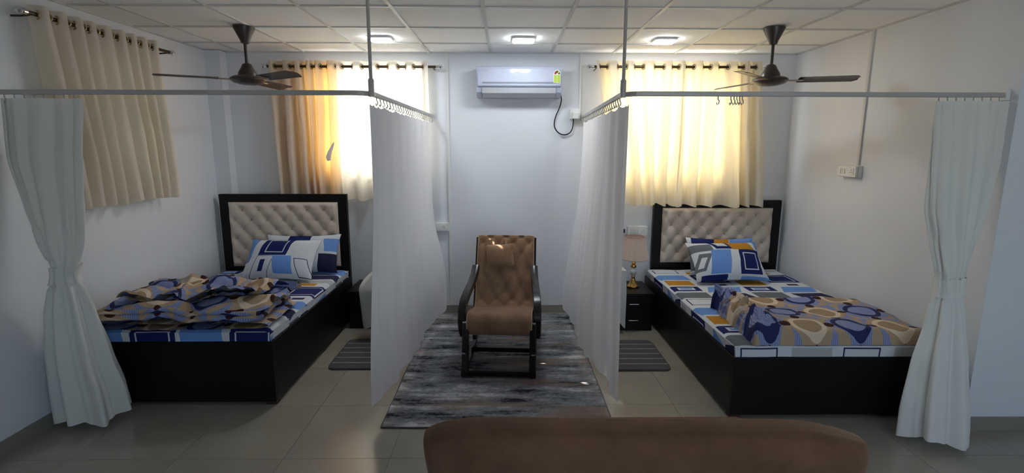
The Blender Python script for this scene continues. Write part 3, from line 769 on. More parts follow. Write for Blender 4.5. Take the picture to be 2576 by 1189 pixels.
def mattress(label, x0, x1, y0, y1, z0, z1, mat, seed):
    cx = (x0 + x1) / 2; h = (x1 - x0) / 2; L = y1 - y0
    bm = bmesh.new(); mb = MB()
    # closed rounded slab with print continuing down the sides
    nx, ny = 44, 60; R = 0.045
    prof = [(-1, 0)] 
    us = [i / nx for i in range(nx + 1)]
    W2 = 2 * h; Hh_ = z1 - z0; tot = W2 + 2 * Hh_
    def wrap(s, full):
        """arc position s along side-top-side of length full+2H -> (across, height)"""
        if s < Hh_: return 0.0, s
        if s > Hh_ + full: return full, Hh_ - (s - Hh_ - full)
        return s - Hh_, Hh_
    def fn(u, v):
        a, za = wrap(u * (W2 + 2 * Hh_), W2); b, zb_ = wrap(v * (L + 2 * Hh_), L)
        z = min(za, zb_)
        ea, eb = min(a, W2 - a), min(b, L - b)
        rx = R - min(R, ea); ry = R - min(R, eb); dd = min(R, math.hypot(rx, ry))
        drop = R - math.sqrt(max(0, R * R - dd * dd))
        z = z - drop * (1 if z > Hh_ - 1e-4 else 0) + 0.004 * nz(a * 5 + seed, b * 4)
        k = 1.0 if z > 0.03 else 0.995
        return ((a - h) * k, b, z0 + max(0, z))
    def uvf(u, v): return (u * (W2 + 2 * Hh_) - Hh_, L - (v * (L + 2 * Hh_) - Hh_))
    mb.grid(fn, 70, 90, uvf)
    o = mb.build('mattress', mat, None, True, loc=(cx, y0, 0), angle=60)
    return tag(o, label, 'mattress', 'mattresses in printed sheets')
mattress('mattress in a blue, orange and white block-print sheet on the side-window bed', -2.785, -1.565, 3.240, 4.950, 0.457, 0.535, 'sheet_a', 1)
mattress('mattress in a blue, orange and white block-print sheet on the lamp-side bed', 1.455, 2.78, 3.040, 5.085, 0.422, 0.498, 'sheet_b', 2)

def pillow(label, loc, rot, w_, h_, t_, mat, seed, group='printed pillows'):
    mb = MB()
    def shp(u, v, s):
        x, y = 2 * u - 1, 2 * v - 1
        px = x * (1 - 0.07 * (1 - abs(y) ** 2.2) * abs(x) ** 3); py = y * (1 - 0.10 * (1 - abs(x) ** 2.2) * abs(y) ** 3)
        f = max(0, (1 - abs(x) ** 2.6)) ** 0.55 * max(0, (1 - abs(y) ** 2.6)) ** 0.55
        return (px * w_ / 2 + 0.006 * nz(u * 5 + seed, v * 5), py * h_ / 2, s * (t_ / 2 * f * (1 + 0.16 * nz(u * 3 + seed, v * 3))) + 0.002 * s)
    for s in (1, -1): mb.grid(lambda u, v: shp(u, v, s), 30, 24, lambda u, v: (u, v))
    o = mb.build('pillow', mat, None, True, loc=loc, rot=rot, angle=180)
    return tag(o, label, 'pillow', group)
pillow('white pillow with navy square print leaning on the side-window headboard', (-2.06, 4.59, 0.715), (math.radians(48), 0, math.radians(-3)), 0.66, 0.43, 0.17, 'pillow_a', 1)
pillow('dark and blue pillow lying behind the navy-square pillow', (-1.95, 4.80, 0.725), (math.radians(58), 0, math.radians(3)), 0.70, 0.40, 0.11, 'pillow_c', 4)
pillow('pillow with blue stripe and orange print leaning on the lamp-side headboard', (2.07, 4.64, 0.68), (math.radians(46), 0, math.radians(4)), 0.70, 0.43, 0.17, 'pillow_b', 2)
pillow('blue and orange pillow lying behind the striped pillow', (2.13, 4.90, 0.675), (math.radians(58), 0, math.radians(-3)), 0.66, 0.40, 0.11, 'pillow_d', 7)

# ------------------------------------------------------------------ quilts
def folded_quilt(label, loc, rz, w_, d_, layers, lt, seed, ragged=0.13):
    """a quilt folded to and fro; each layer wavers and its ends are ragged"""
    mb = MB(); nseg = 26
    path = []; ztop = 0.0
    for k in range(layers):
        z = lt * (k + 0.5)
        ys = [lerp(-d_ / 2, d_ / 2, i / nseg) for i in range(nseg + 1)]
        if k % 2: ys.reverse()
        path += [(y * (1 - 0.05 * k) + 0.02 * k, z, k) for y in ys]
        if k < layers - 1:
            e = ys[-1]; sg = 1 if e > 0 else -1
            for a in (-45, 0, 45): path.append((e * (1 - 0.05 * k) + sg * lt * 0.5 * math.cos(math.radians(a)) * 1.2, lt * (k + 1) + lt * 0.5 * math.sin(math.radians(a)), k + 0.5))
    n = len(path); cum = [0]
    for p, q in zip(path, path[1:]): cum.append(cum[-1] + math.hypot(q[0] - p[0], q[1] - p[1]))
    th = lt * 0.46
    def pt(i, u, s):
        y, z, k = path[i]
        x = (u - 0.5) * w_ * (1 - 0.04 * k) + ragged * nz(k * 3.1 + seed, u * 2.0 + (3 if u > 0.5 else 0)) * abs(2 * u - 1) * 2
        wv = 0.050 * nz(u * 4.5 + seed, y * 5 + k * 0.4) + 0.030 * abs(nz(u * 9 + seed, y * 8 + k)) + 0.012 * nz(u * 19, y * 15 + k)
        yy = y + 0.085 * nz(u * 3.4 + 9 + seed, k * 1.1) * (0.3 + 0.7 * k / layers) + 0.022 * nz(u * 12, k + seed)
        e = min(1.0, min(u, 1 - u) * 16)
        edge = math.sqrt(max(0.0, 1 - (1 - e) ** 2))
        zz = z + (wv + 0.018) * (0.25 + 0.75 * (k + 0.5) / layers) * (k + 0.6) / layers * 1.6
        nyz = 1 if int(k) % 2 == 0 else -1
        return (x, yy, max(0.002, zz + s * nyz * th * edge * 0.98))
    nu = 70
    for s in (1, -1):
        mb.grid(lambda u, v, s=s: pt(int(round(v * (n - 1))), u, s), nu, n - 1, lambda u, v: (u * w_ + 0.03, cum[int(round(v * (n - 1)))] + 0.06))
    o = mb.build('quilt', 'quilt', None, True, loc=loc, rot=(0, 0, rz), angle=180)
    return tag(o, label, 'quilt', 'folded circle-print quilts')
folded_quilt('crumpled circle-print quilt folded in loose layers on the side-window bed', (-2.17, 3.485, 0.538), 0.03, 1.17, 0.50, 4, 0.046, 2)

def flat_quilt(label, loc, w_, d_, seed):
    mb = MB()
    def top(u, v, s):
        x, y = (u - 0.5) * w_, (v - 0.5) * d_
        x += 0.05 * (v - 0.5) * (1 if u < 0.2 else 0)
        ex, ey = min(u, 1 - u) * w_, min(v, 1 - v) * d_
        r = 0.055; q = min(1, ex / r); p = min(1, ey / r)
        edge = math.sqrt(max(0, 1 - (1 - q) ** 2)) * math.sqrt(max(0, 1 - (1 - p) ** 2))
        h = 0.085 + 0.03 * nz(u * 2.2 + seed, v * 2.2) + 0.010 * nz(u * 8 + seed, v * 8)
        cr = math.exp(-((u - 0.05 - 0.04 * (1 - v)) / 0.10) ** 2)          # the crumpled end
        cr2 = max(0.0, cr) * (0.35 + 0.65 * v)
        h += cr2 * (0.06 + 0.13 * abs(nz(x * 13 + seed, y * 10)) + 0.09 * abs(nz(x * 24, y * 20 + seed)))
        x += cr2 * 0.07 * nz(y * 12 + seed, h * 20); y += cr2 * 0.06 * nz(x * 14, 5.1 + seed + h * 12)
        return (x, y, max(0.001, h * edge if s > 0 else 0.001 + 0.0 * h))
    mb.grid(lambda u, v: top(u, v, 1), 120, 70, lambda u, v: (u * w_ * 1.06 + 0.05, v * d_ + 0.03))
    mb.grid(lambda u, v: top(u, v, -1), 24, 14, lambda u, v: (u * w_, v * d_))
    o = mb.build('quilt', 'quilt', None, True, loc=loc, angle=180)
    return tag(o, label, 'quilt', 'folded circle-print quilts')
flat_quilt('puffy circle-print quilt spread flat with one bunched end on the lamp-side bed', (2.165, 3.435, 0.500), 1.15, 0.80, 6)

# ------------------------------------------------------------------ nightstands, lamp, draped tables
def nightstand(label, x0, x1, yf, h):
    t = thing('nightstand', label, 'nightstand', ((x0 + x1) / 2, yf, 0), 0, 'black nightstands')
    w_ = (x1 - x0) / 2; D = 0.46
    MB().box(-w_, w_, 0.02, D, 0.0, h - 0.03, 0.003).build('body', 'wenge', t)
    MB().box(-w_ - 0.008, w_ + 0.008, -0.006, D, h - 0.03, h, 0.003).build('top', 'wenge', t)
    for z0, z1 in ((0.025, 0.178), (0.186, h - 0.036)):
        d = MB().box(-w_ + 0.012, w_ - 0.012, 0.0, 0.02, z0, z1, 0.003).build('drawer', 'wenge', t)
        zz = (z0 + z1) / 2 + 0.012
        MB().tube([(-0.048, 0, zz), (-0.044, -0.022, zz), (0.044, -0.022, zz), (0.048, 0, zz)], 0.005, 8).build('handle', 'chrome', d, True)
    return t
nightstand('black two-drawer nightstand carrying the table lamp', 1.025, 1.40, 4.64, 0.372)
nightstand('black nightstand half hidden behind white cloth by the side-window bed', -1.515, -1.14, 4.72, 0.372)

LX, LY, LZ = 1.258, 4.88, 0.372
lamp = thing('table_lamp', 'brass table lamp with pleated pinkish shade on the black nightstand', 'lamp', (LX, LY, LZ))
MB().lathe([(0.058, 0.0), (0.062, 0.006), (0.060, 0.014), (0.048, 0.024), (0.036, 0.045), (0.022, 0.075), (0.016, 0.095), (0.020, 0.105), (0.015, 0.115)], 28).build('base', 'gold', lamp, True, angle=50)
gb = MB().lathe([(0.012, 0.113), (0.026, 0.125), (0.033, 0.145), (0.034, 0.160), (0.026, 0.182), (0.013, 0.194)], 24).build('glass_ball', plain('clear_glass_ball', (0.62, 0.63, 0.62), 0.05, coat=1.0), lamp, True)
MB().lathe([(0.014, 0.193), (0.028, 0.200), (0.030, 0.210), (0.016, 0.225), (0.020, 0.240), (0.012, 0.262), (0.008, 0.275), (0.008, 0.33)], 24).build('neck', 'gold', lamp, True, angle=50)
def shade(u, v):
    th = 2 * PI * u; r = lerp(0.136, 0.098, v) + 0.003 * math.sin(60 * th) + 0.010 * (1 - v) ** 3 * 0.3
    return (r * math.cos(th), r * math.sin(th), lerp(0.288, 0.505, v))
sh = MB().grid(shade, 360, 8, closed=True).build('shade', 'shade', lamp, True, angle=180)
for r, z in ((0.138, 0.287), (0.099, 0.506)):
    MB().tube([(r * math.cos(2 * PI * k / 40), r * math.sin(2 * PI * k / 40), z) for k in range(40)], 0.004, 6, closed=True).build('shade_trim', 'shade_trim', sh, True)
MB().tube([(-0.05, 0.03, 0.006), (-0.085, 0.12, 0.02), (-0.075, 0.27, 0.10), (-0.062, 0.295, 0.30), (-0.05, 0.292, 0.50)], 0.0035, 6).build('cord', 'black_cable', lamp, True)
MB().box(-0.068, -0.032, 0.268, 0.300, 0.495, 0.535, 0.006).build('plug', 'black_cable', lamp)

def draped_table(lab_t, lab_c, cx, cy, w_, d_, h, leg_in, hang_of):
    """hang_of(c, s, corner) -> (length of the hanging cloth, outward flare) round the rim"""
    t = thing('side_table', lab_t, 'table', (cx, cy, 0), 0, 'small tables under white cloths')
    MB().box(-w_ / 2, w_ / 2, -d_ / 2, d_ / 2, h - 0.02, h - 0.004, 0.003).build('top', 'wenge', t)
    for sx in (-1, 1):
        for sy in (-1, 1):
            lx, ly = sx * (w_ / 2 - (leg_in if sx * cx > 0 else 0.02)), sy * (d_ / 2 - 0.03)
            MB().box(lx - 0.014, lx + 0.014, ly - 0.014, ly + 0.014, 0, h - 0.02).build('leg', 'wenge', t)
    mb = MB()
    def hang(u, v):
        th = 2 * PI * u; c, s = math.cos(th), math.sin(th)
        q = 1 / max(abs(c) / (w_ / 2 + 0.004), abs(s) / (d_ / 2 + 0.004)); bx, by = q * c, q * s
        if v < 0.25: k = v / 0.25; return (bx * k, by * k, h + 0.001)
        k = (v - 0.25) / 0.75
        corner = max(0.0, 1 - abs(abs(bx) / (w_ / 2) - abs(by) / (d_ / 2)) * 1.6)
        ln, fl = hang_of(c, s, corner)
        f = 0.010 * math.sin(9 * th) * k + fl * sstep(0, 0.45, k) * (1 - 0.25 * k); L = max(0.1, math.hypot(bx, by))
        return (bx * (1 + f / L), by * (1 + 0.5 * f / L), h + 0.001 - ln * k)
    mb.grid(hang, 128, 28, closed=True)
    c = mb.build('tablecloth', 'cloth_white', None, True, loc=(cx, cy, 0), angle=60)
    tag(c, lab_c, 'tablecloth', 'white cloths over small tables'); return t
draped_table('small dark table under a white cloth in front of the lamp nightstand', 'white cloth with a long hanging corner in front of the lamp nightstand', 0.955, 4.70, 0.31, 0.26, 0.61, 0.13,
             lambda c, s, k: (0.19 + 0.02 * k, 0.01) if (c > 0 and s > -0.42) else ((lerp(0.42, 0.565, k), 0.012) if c > 0 else (0.46, 0.02)))
draped_table('small dark table under a white cloth in front of the half-hidden nightstand', 'white cloth bulging past the ward curtain near the side-window bed', -1.005, 4.56, 0.30, 0.26, 0.70, 0.02,
             lambda c, s, k: (lerp(0.52, 0.585, k), 0.20 if s < 0.1 else 0.015) if c < 0 else (0.50, 0.03))
bt = thing('bottle', 'small dark red bottle on the white cloth beside the lamp', 'bottle', (1.06, 4.66, 0.612))
MB().lathe([(0.016, 0), (0.017, 0.01), (0.017, 0.05), (0.008, 0.062), (0.008, 0.07)], 14).build('body', 'red_plastic', bt, True, angle=50)
MB().lathe([(0.010, 0.07), (0.010, 0.088)], 12).build('cap', 'red_plastic', bt, True, angle=50)

# ------------------------------------------------------------------ rocking chair
def rocking_chair():
    sc_ = 0.97; t = thing('rocking_chair', 'dark wooden rocking chair with brown tufted cushion standing on the rug', 'chair', (-0.025, 4.05, 0.012), math.radians(-4))
    HW = 0.252
    for s in (-1, 1):
        ax = Vector((1, 0, 0))
        def P(pts, dx=0.0): return [Vector((s * (HW + dx), y, z)) for y, z in pts]
        rk = [(-0.46 + 1.06 * i / 16, 0.024 + 0.30 * ((-0.46 + 1.06 * i / 16) + 0.08) ** 2 * (0.30 if (-0.46 + 1.06 * i / 16) < -0.08 else 0.9)) for i in range(17)]
        MB().bar(P(rk, 0.012), 0.036, 0.046).build('rocker', 'wenge_gloss', t, True, angle=40)
        # front leg bends up into the scrolled arm
        MB().bar(P([(-0.42, 0.035), (-0.405, 0.10), (-0.385, 0.22), (-0.365, 0.33), (-0.345, 0.42)], 0.004), 0.050, [0.075, 0.058, 0.052, 0.056, 0.062]).build('leg', 'wenge_gloss', t, True, angle=40)
        MB().bar([Vector((s * (HW + dx), y, z)) for dx, y, z in ((0.030, -0.285, 0.285), (0.034, -0.32, 0.34), (0.036, -0.335, 0.41), (0.036, -0.32, 0.48), (0.032, -0.25, 0.54), (0.022, -0.12, 0.58), (0.012, 0.04, 0.605), (0.004, 0.17, 0.645), (0.0, 0.25, 0.70))],
                 0.060, [0.05, 0.066, 0.072, 0.070, 0.060, 0.052, 0.050, 0.050, 0.050]).build('armrest', 'wenge_gloss', t, True, angle=40)
        MB().bar(P([(-0.34, 0.38), (-0.20, 0.37), (-0.02, 0.335), (0.10, 0.315), (0.17, 0.33)], -0.002), 0.034, 0.058).build('seat_rail', 'wenge_gloss', t, True, angle=40)
        MB().bar(P([(0.10, 0.10), (0.115, 0.22), (0.16, 0.34), (0.235, 0.50), (0.33, 0.70), (0.42, 0.875), (0.445, 0.918)], -0.002), 0.034, [0.05, 0.05, 0.056, 0.056, 0.054, 0.05, 0.046]).build('stile', 'wenge_gloss', t, True, angle=40)
        for (dx, y, z) in ((0.030, -0.365, 0.42), (0.03, -0.43, 0.20)):
            MB().box(s * (HW + 0.010) - 0.014, s * (HW + 0.010) + 0.014, y - 0.032, y - 0.024, z - 0.006, z + 0.006, 0.002).build('bolt_cap', 'chrome', t)
    for y, z, r_ in ((-0.425, 0.036, 0.044), (-0.02, 0.06, 0.038), (-0.33, 0.385, 0.03), (0.438, 0.905, 0.03), (0.13, 0.30, 0.03)):
        MB().box(-HW - 0.01, HW + 0.01, y - r_ / 2, y + r_ / 2, z - r_ / 2, z + r_ / 2, 0.004).build('stretcher', 'wenge_gloss', t)
    # one long cushion from the top of the back over the seat and down its front
    prof = [(-0.325, 0.315), (-0.362, 0.34), (-0.378, 0.385), (-0.368, 0.430), (-0.33, 0.455), (-0.25, 0.452), (-0.12, 0.425), (0.0, 0.395), (0.085, 0.385), (0.145, 0.415), (0.195, 0.50), (0.25, 0.615), (0.31, 0.74), (0.365, 0.85), (0.40, 0.912), (0.418, 0.938)]
    # resample
    def pos(v):
        f = v * (len(prof) - 1); i = min(int(f), len(prof) - 2); a = f - i
        p0, p1, p2, p3 = prof[max(i - 1, 0)], prof[i], prof[i + 1], prof[min(i + 2, len(prof) - 1)]
        def cr(k): return 0.5 * ((2 * p1[k]) + (-p0[k] + p2[k]) * a + (2 * p0[k] - 5 * p1[k] + 4 * p2[k] - p3[k]) * a * a + (-p0[k] + 3 * p1[k] - 3 * p2[k] + p3[k]) * a ** 3)
        return cr(0), cr(1)
    def fn(u, v, off):
        y, z = pos(v); y2, z2 = pos(min(1, v + 0.01)); y1, z1 = pos(max(0, v - 0.01))
        d = Vector((y2 - y1, z2 - z1)).normalized(); nx_, nz_ = -d.y, d.x     # towards the sitter
        x = (u - 0.5) * 0.49
        arc = v * 1.45
        a = x / 0.135 + arc / 0.20; b = x / 0.135 - arc / 0.20
        da, db = a - round(a), b - round(b); d2 = ((da + db) * 0.0675) ** 2 + ((da - db) * 0.10) ** 2
        tf = (0.45 * abs(math.sin(PI * a) * math.sin(PI * b)) ** 0.6 + 0.55 * (1 - math.exp(-d2 / 0.0009))) * 0.028 * sstep(0.50, 0.58, v) + 0.014 * (1 - sstep(0.50, 0.58, v))
        e = min(1.0, min(u, 1 - u) * 12); ee = math.sqrt(max(0, 1 - (1 - e) ** 2))
        h = (0.004 + tf * (0.3 + 0.7 * ee)) if off else -0.035
        return (x * (1.0 if off else 0.97), y + nx_ * h, z + nz_ * h)
    mb = MB(); mb.grid(lambda u, v: fn(u, v, 1), 60, 120); mb.grid(lambda u, v: fn(u, v, 0), 6, 60)
    for uu in (0.0, 1.0): mb.grid(lambda u, v, uu=uu: tuple(lerp(p, q, u) for p, q in zip(fn(uu, v, 1), fn(uu, v, 0))), 1, 60)
    for vv in (0.0, 1.0): mb.grid(lambda u, v, vv=vv: tuple(lerp(p, q, v) for p, q in zip(fn(u, vv, 1), fn(u, vv, 0))), 20, 1)
    cu = mb.build('cushion', 'suede', t, True, angle=60)
    for uu in (0.0, 1.0):
        MB().tube([fn(uu, i / 60, 1) for i in range(61)], 0.0055, 6).build('piping', 'piping', cu, True)
    # small headrest cushion strapped over the back
    hp = MB()
    def hshp(u, v, s):
        x, y = 2 * u - 1, 2 * v - 1
        f = max(0, 1 - abs(x) ** 2.4) ** 0.55 * max(0, 1 - abs(y) ** 2.4) ** 0.55
        return (x * 0.125 * (1 - 0.07 * (1 - y * y)), y * 0.105 * (1 - 0.07 * (1 - x * x)), s * 0.055 * f)
    for s in (1, -1): hp.grid(lambda u, v: hshp(u, v, s), 18, 16)
    h = hp.build('headrest', 'suede', t, True, loc=(-0.045, 0.262, 0.800), rot=(math.radians(60), math.radians(-4), 0), angle=180)
    for xx in (-0.055, 0.055):
        MB().bar([Vector((xx, 0.09, 0.005)), Vector((xx, 0.15, -0.03)), Vector((xx, 0.185, -0.085))], 0.018, 0.004).build('strap', 'suede', h)
    return t
rocking_chair()

# ------------------------------------------------------------------ rugs, mats
rg = thing('rug', 'large grey abstract streaked rug under the rocking chair', 'rug', (-0.05, 4.04, 0.0))
def rugf(u, v):
    x, y = (u - 0.5) * 1.46, (v - 0.5) * 2.20
    return (x + 0.006 * nz(y * 4, 1.0), y + 0.006 * nz(x * 5, 3.0), 0.010 + 0.0015 * nz(x * 3, y * 3))
mb = MB(); mb.grid(rugf, 40, 60)
mb.grid(lambda u, v: (rugf(u, v)[0], rugf(u, v)[1], 0.001), 40, 60); 
edge = [rugf(i / 40, 0) for i in range(41)] + [rugf(1, j / 60) for j in range(1, 61)] + [rugf(1 - i / 40, 1) for i in range(1, 41)] + [rugf(0, 1 - j / 60) for j in range(1, 60)]
mb.build('pile', 'rug', rg, True, angle=40)
MB().tube([(p[0], p[1], 0.006) for p in edge], 0.0055, 6, closed=True).build('bound_edge', plain('rug_edge', (0.10, 0.085, 0.085), 0.95), rg, True)
def bath_mat(label, cx, cy, w_, d_):
    t = thing('bath_mat', label, 'mat', (cx, cy, 0.0), 0, 'striped grey floor mats')
    MB().prism(rounded(w_, d_, 0.06, 6), 'z', 0.001, 0.016).build('pile', 'mat_pile', t)
    n = 6
    for i in range(1, n):
        y = -d_ / 2 + d_ * i / n
        MB().box(-w_ / 2 + 0.012, w_ / 2 - 0.012, y - 0.006, y + 0.006, 0.013, 0.0185).build('stripe', 'mat_line', t)
    return t
bath_mat('dark grey striped mat beside the side-window bed', -1.165, 4.10, 0.50, 0.62)
bath_mat('dark grey striped mat beside the bed with the lamp', 1.06, 4.06, 0.50, 0.62)

# ------------------------------------------------------------------ sofa seen from behind
def sofa():
    x0, x1 = -0.278, 1.232; cx = (x0 + x1) / 2; W2 = (x1 - x0) / 2
    t = thing('sofa', 'brown suede sofa with a curved low back facing the rocking chair', 'sofa', (cx, 1.62, 0))
    sil = [at(*q, y=1.60) for q in ((1058, 1090), (1070, 1083), (1090, 1076), (1120, 1067), (1180, 1057), (1250, 1054), (1500, 1054), (1800, 1056), (1990, 1061), (2050, 1067), (2110, 1081), (2170, 1099), (2195, 1110))]
    def ztop(u):   # u 0..1 along the width
        x = lerp(x0, x1, u)
        for p, q in zip(sil, sil[1:]):
            if x <= q.x: return lerp(p.z, q.z, max(0, (x - p.x) / (q.x - p.x))) - 0.004
        return sil[-1].z - 0.004
    ring = [(-1, 0), (-1, 0.5), (-1, 0.88), (-0.97, 0.92), (-0.88, 0.955), (-0.72, 0.98), (-0.45, 0.996), (0, 1.0), (0.45, 0.996), (0.72, 0.98), (0.88, 0.955), (0.97, 0.92), (1, 0.88), (1, 0)]
    def fn(u, v):
        f = v * (len(ring) - 1); i = min(int(f), len(ring) - 2); a = f - i
        n_, zz = lerp(ring[i][0], ring[i + 1][0], a), lerp(ring[i][1], ring[i + 1][1], a)
        z = 0.12 + (ztop(u) - 0.12) * zz
        e = min(1.0, min(u, 1 - u) * 26); ee = math.sqrt(max(0, 1 - (1 - e) ** 2))
        taper = 1 - 0.055 * sstep(0.80, 0.45, z)
        x = (u - 0.5) * 2 * W2 * taper
        y = n_ * 0.085 * (0.55 + 0.45 * ee) - 0.02 + 0.07 * (z - 0.45)*-0.0 + 0.05 * (1 - (2 * u - 1) ** 2) * -0.4
        return (x, y, z)
    mb = MB(); mb.grid(fn, 120, 52)
    for uu in (0.0, 1.0):
        pts = [fn(uu, j / 52) for j in range(53)]; mb.add(pts, [tuple(range(53))])
    mb.build('backrest', 'suede_sofa', t, True, angle=50)
    MB().box(-W2 * 0.93, W2 * 0.93, 0.07, 0.70, 0.12, 0.30, 0.02).build('base', 'suede_sofa', t, True)
    for s in (-1, 1):
        MB().box(min(0, s * W2 * 0.93), max(0, s * W2 * 0.93), 0.075, 0.72, 0.302, 0.42, 0.035).build('seat_cushion', 'suede_sofa', t, True)
        for yy in (0.0, 0.62):
            MB().box(s * W2 * 0.86 - 0.025, s * W2 * 0.86 + 0.025, yy, yy + 0.05, 0, 0.12).build('leg', 'wenge', t)
sofa()

# ------------------------------------------------------------------ air conditioner
def air_conditioner():
    p0, p1 = at(1198, 165, y=5.0), at(1413, 244, y=5.0)
    x0, x1, z1, z0 = p0.x, p1.x, p0.z, p1.z; cx = (x0 + x1) / 2; W2 = (x1 - x0) / 2; H = z1 - z0; D = 0.20
    t = thing('air_conditioner', 'white split air conditioner mounted on the wall with energy label', 'air conditioner', (cx, YB - 0.004, z0))
    body = [(0, 0), (-0.10, 0.0), (-0.165, 0.045), (-0.178, 0.085), (-0.178, H - 0.02), (-0.165, H), (0, H)]
    MB().prism(body, 'x', -W2 + 0.012, W2 - 0.012).build('body', 'ac_white', t)
    for s in (-1, 1):
        MB().prism([(0, 0.0), (-0.10, -0.002), (-0.172, 0.044), (-0.188, 0.09), (-0.190, H - 0.03), (-0.172, H + 0.002), (0, H + 0.002)], 'x', s * W2 - (0.012 if s > 0 else 0), s * W2 + (0 if s > 0 else 0.012)).build('end_cap', 'ac_white', t)
    MB().prism([(-0.178, 0.098), (-0.192, 0.098), (-0.199, 0.108), (-0.201, 0.17), (-0.192, H - 0.03), (-0.178, H - 0.008), (-0.166, H - 0.001), (-0.15, H - 0.001), (-0.15, 0.098)], 'x', -W2 + 0.012, W2 - 0.012).build('front_panel', 'ac_white', t, True, angle=25)
    MB().box(-W2 + 0.055, W2 - 0.055, -0.2040, -0.199, 0.126, 0.138).build('trim_strip', 'ac_grey', t)
    d = Vector((-0.178 + 0.10, 0.085)); 
    MB().prism([(-0.118, 0.006), (-0.168, 0.043), (-0.182, 0.086), (-0.188, 0.086), (-0.173, 0.038), (-0.121, -0.001)], 'x', -W2 + 0.055, W2 - 0.055).build('louver', 'ac_vent', t, True, angle=30)
    for s in (-1, 1):
        MB().prism([(-0.112, -0.002), (-0.172, 0.038), (-0.186, 0.09), (-0.190, 0.09), (-0.177, 0.036), (-0.114, -0.006)], 'x', s * (W2 - 0.052) - 0.003, s * (W2 - 0.052) + 0.003).build('louver_gap', 'ac_grey', t)
    MB().prism([(-0.112, -0.001), (-0.126, 0.008), (-0.129, 0.005), (-0.114, -0.005)], 'x', -W2 + 0.055, W2 - 0.055).build('louver_edge', 'ac_grey', t)
    # small grey maker's mark, too small to read
    for k, q in enumerate((0, 0.012, 0.023, 0.037, 0.049, 0.060)):
        MB().box(-0.037 + q, -0.037 + q + (0.005 if k % 2 else 0.008), -0.1995, -0.196, H - 0.060, H - 0.042).build('logo_mark', 'logo', t)
    for k in range(7):
        MB().box(-W2 + 0.045 + 0.011 * k, -W2 + 0.052 + 0.011 * k, -0.1985, -0.192, H - 0.044, H - 0.037).build('logo_mark', 'ac_vent', t)
    # energy label: arched head over two green columns
    lx = W2 - 0.048
    arch = [(lx - 0.034, H - 0.155)] + [(lx + 0.034, H - 0.155)] + [(lx + 0.034 * math.cos(math.radians(a)), H - 0.075 + 0.04 * math.sin(math.radians(a))) for a in range(0, 181, 15)]
    la = MB().prism(arch, 'y', -0.2045, -0.188).build('energy_label', 'sticker_white', t)
    for s in (-1, 1):
        MB().box(lx + s * 0.016 - 0.0135, lx + s * 0.016 + 0.0135, -0.206, -0.2045, H - 0.150, H - 0.083).build('green_column', 'sticker_green', la)
    for a0, a1, m_ in ((100, 175, 'sticker_red'), (70, 100, 'sticker_dark'), (35, 70, 'sticker_green'), (5, 35, 'sticker_dark')):
        poly = [(lx + 0.010 * math.cos(math.radians(a)), H - 0.077 + 0.012 * math.sin(math.radians(a))) for a in (a1, a0)] + [(lx + 0.029 * math.cos(math.radians(a)), H - 0.077 + 0.034 * math.sin(math.radians(a))) for a in (a0, (a0 + a1) / 2, a1)]
        MB().prism(poly, 'y', -0.206, -0.2045).build('star_sector', m_, la)
    # supply cable to the socket
    def pb(px, py, y=YB - 0.02): q = at(px, py, y=y); return (q.x - cx, q.y - YB, q.z - z0)
    pts = [pb(1410, 237, YB - 0.06), pb(1412, 252, YB - 0.03), pb(1407, 272), pb(1398, 292), pb(1394, 312), pb(1398, 326), pb(1408, 336), pb(1420, 339), pb(1432, 335), pb(1439, 325), pb(1442, 308), pb(1442, 290, YB - 0.05)]
    sm = []
    for i in range(len(pts) - 1):
        q0, q1, q2, q3 = (Vector(pts[max(0, min(len(pts) - 1, i + k))]) for k in (-1, 0, 1, 2))
        for a in (0, 0.25, 0.5, 0.75): sm.append(0.5 * ((2 * q1) + (q2 - q0) * a + (2 * q0 - 5 * q1 + 4 * q2 - q3) * a * a + (-q0 + 3 * q1 - 3 * q2 + q3) * a ** 3))
    sm.append(Vector(pts[-1]))
    MB().tube(sm, 0.0062, 8).build('cable', 'black_cable', t, True)
air_conditioner()

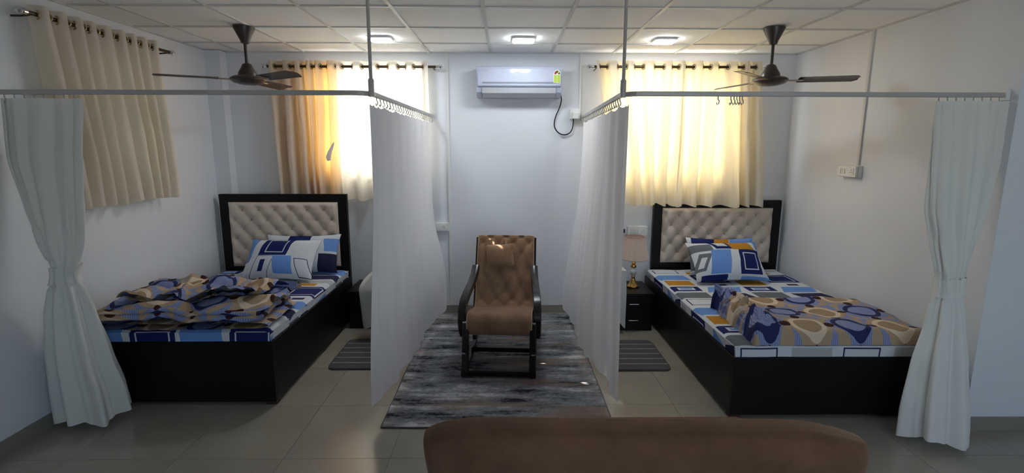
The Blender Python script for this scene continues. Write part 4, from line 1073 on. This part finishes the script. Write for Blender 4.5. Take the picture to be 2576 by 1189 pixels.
# ------------------------------------------------------------------ switches, sockets, trunking
def switch_board(name, label, cat, loc, rz, w_, h_, d_, gang, parts=True):
    """local: faces -y, back at y=0"""
    t = thing(name, label, cat, loc, rz, 'white wall switch boards')
    MB().box(-w_ / 2, w_ / 2, -d_ * 0.6, 0, -h_ / 2, h_ / 2, 0.003).build('back_box', 'white_plastic', t)
    MB().box(-w_ / 2 + 0.004, w_ / 2 - 0.004, -d_, -d_ * 0.6, -h_ / 2 + 0.004, h_ / 2 - 0.004, 0.004).build('cover_plate', 'white_plastic', t)
    for k in range(gang):
        xx = -w_ / 2 + 0.045 + k * 0.024
        MB().box(xx - 0.009, xx + 0.009, -d_ - 0.006, -d_, -0.022, 0.022, 0.002).build('rocker_switch', 'white_plastic', t)
    sx = w_ / 2 - 0.05
    MB().box(sx - 0.026, sx + 0.026, -d_ - 0.003, -d_, -0.028, 0.028, 0.002).build('socket_outlet', 'white_plastic', t)
    for q in ((-0.009, -0.006), (0.009, -0.006), (0, 0.012)):
        MB().box(sx + q[0] - 0.003, sx + q[0] + 0.003, -d_ - 0.0042, -d_ - 0.003, q[1] - 0.003, q[1] + 0.003).build('pin_hole', 'black_cable', t)
    return t
p = at(2146, 431, x=XR)
switch_board('switch_board', 'white switch board on the side wall below a vertical trunking strip', 'switch board', (XR, 4.20, 1.542), -PI / 2, 0.235, 0.095, 0.055, 3)
switch_board('switch_board', 'white switch board above the table lamp with a black plug', 'switch board', (1.355, YB, 0.885), 0, 0.215, 0.10, 0.05, 4)
t = thing('socket_box', 'white socket box where the air conditioner cable ends', 'socket', (0.685, YB, 2.055), 0)
MB().box(-0.05, 0.05, -0.035, 0, -0.045, 0.05, 0.004).build('back_box', 'white_plastic', t)
MB().box(-0.052, 0.052, -0.042, -0.035, -0.047, 0.052, 0.003).build('cover_plate', 'white_plastic', t)
MB().box(-0.03, 0.03, -0.075, -0.042, -0.045, 0.02, 0.008).build('plug', 'white_plastic', t)
t = switch_board('switch_board', 'white switch board half hidden behind the ward curtain near the trunking strip', 'switch board', (-0.665, YB, 0.925), 0, 0.16, 0.09, 0.045, 2)
tr = MB().box(-0.0125, 0.0125, -0.014, 0, 0, CZ - 0.09, 0.002).build('cable_trunking', 'white_plastic', None, loc=(-0.575, YB, 0.087))
tag(tr, 'full-height white trunking strip between window curtain and air conditioner', 'trunking', 'white cable trunking')
tr = MB().box(-0.010, 0.010, -0.012, 0, 0, CZ - 2.107, 0.002).build('cable_trunking', 'white_plastic', None, loc=(0.735, YB, 2.107))
tag(tr, 'short white trunking strip running down to the air conditioner socket', 'trunking', 'white cable trunking')
tr = MB().box(-0.014, 0, -0.0125, 0.0125, 0, CZ - 1.592, 0.002).build('cable_trunking', 'grid', None, loc=(XR, 4.135, 1.592))
tag(tr, 'white trunking strip running from the ceiling to the side wall switch board', 'trunking', 'white cable trunking')
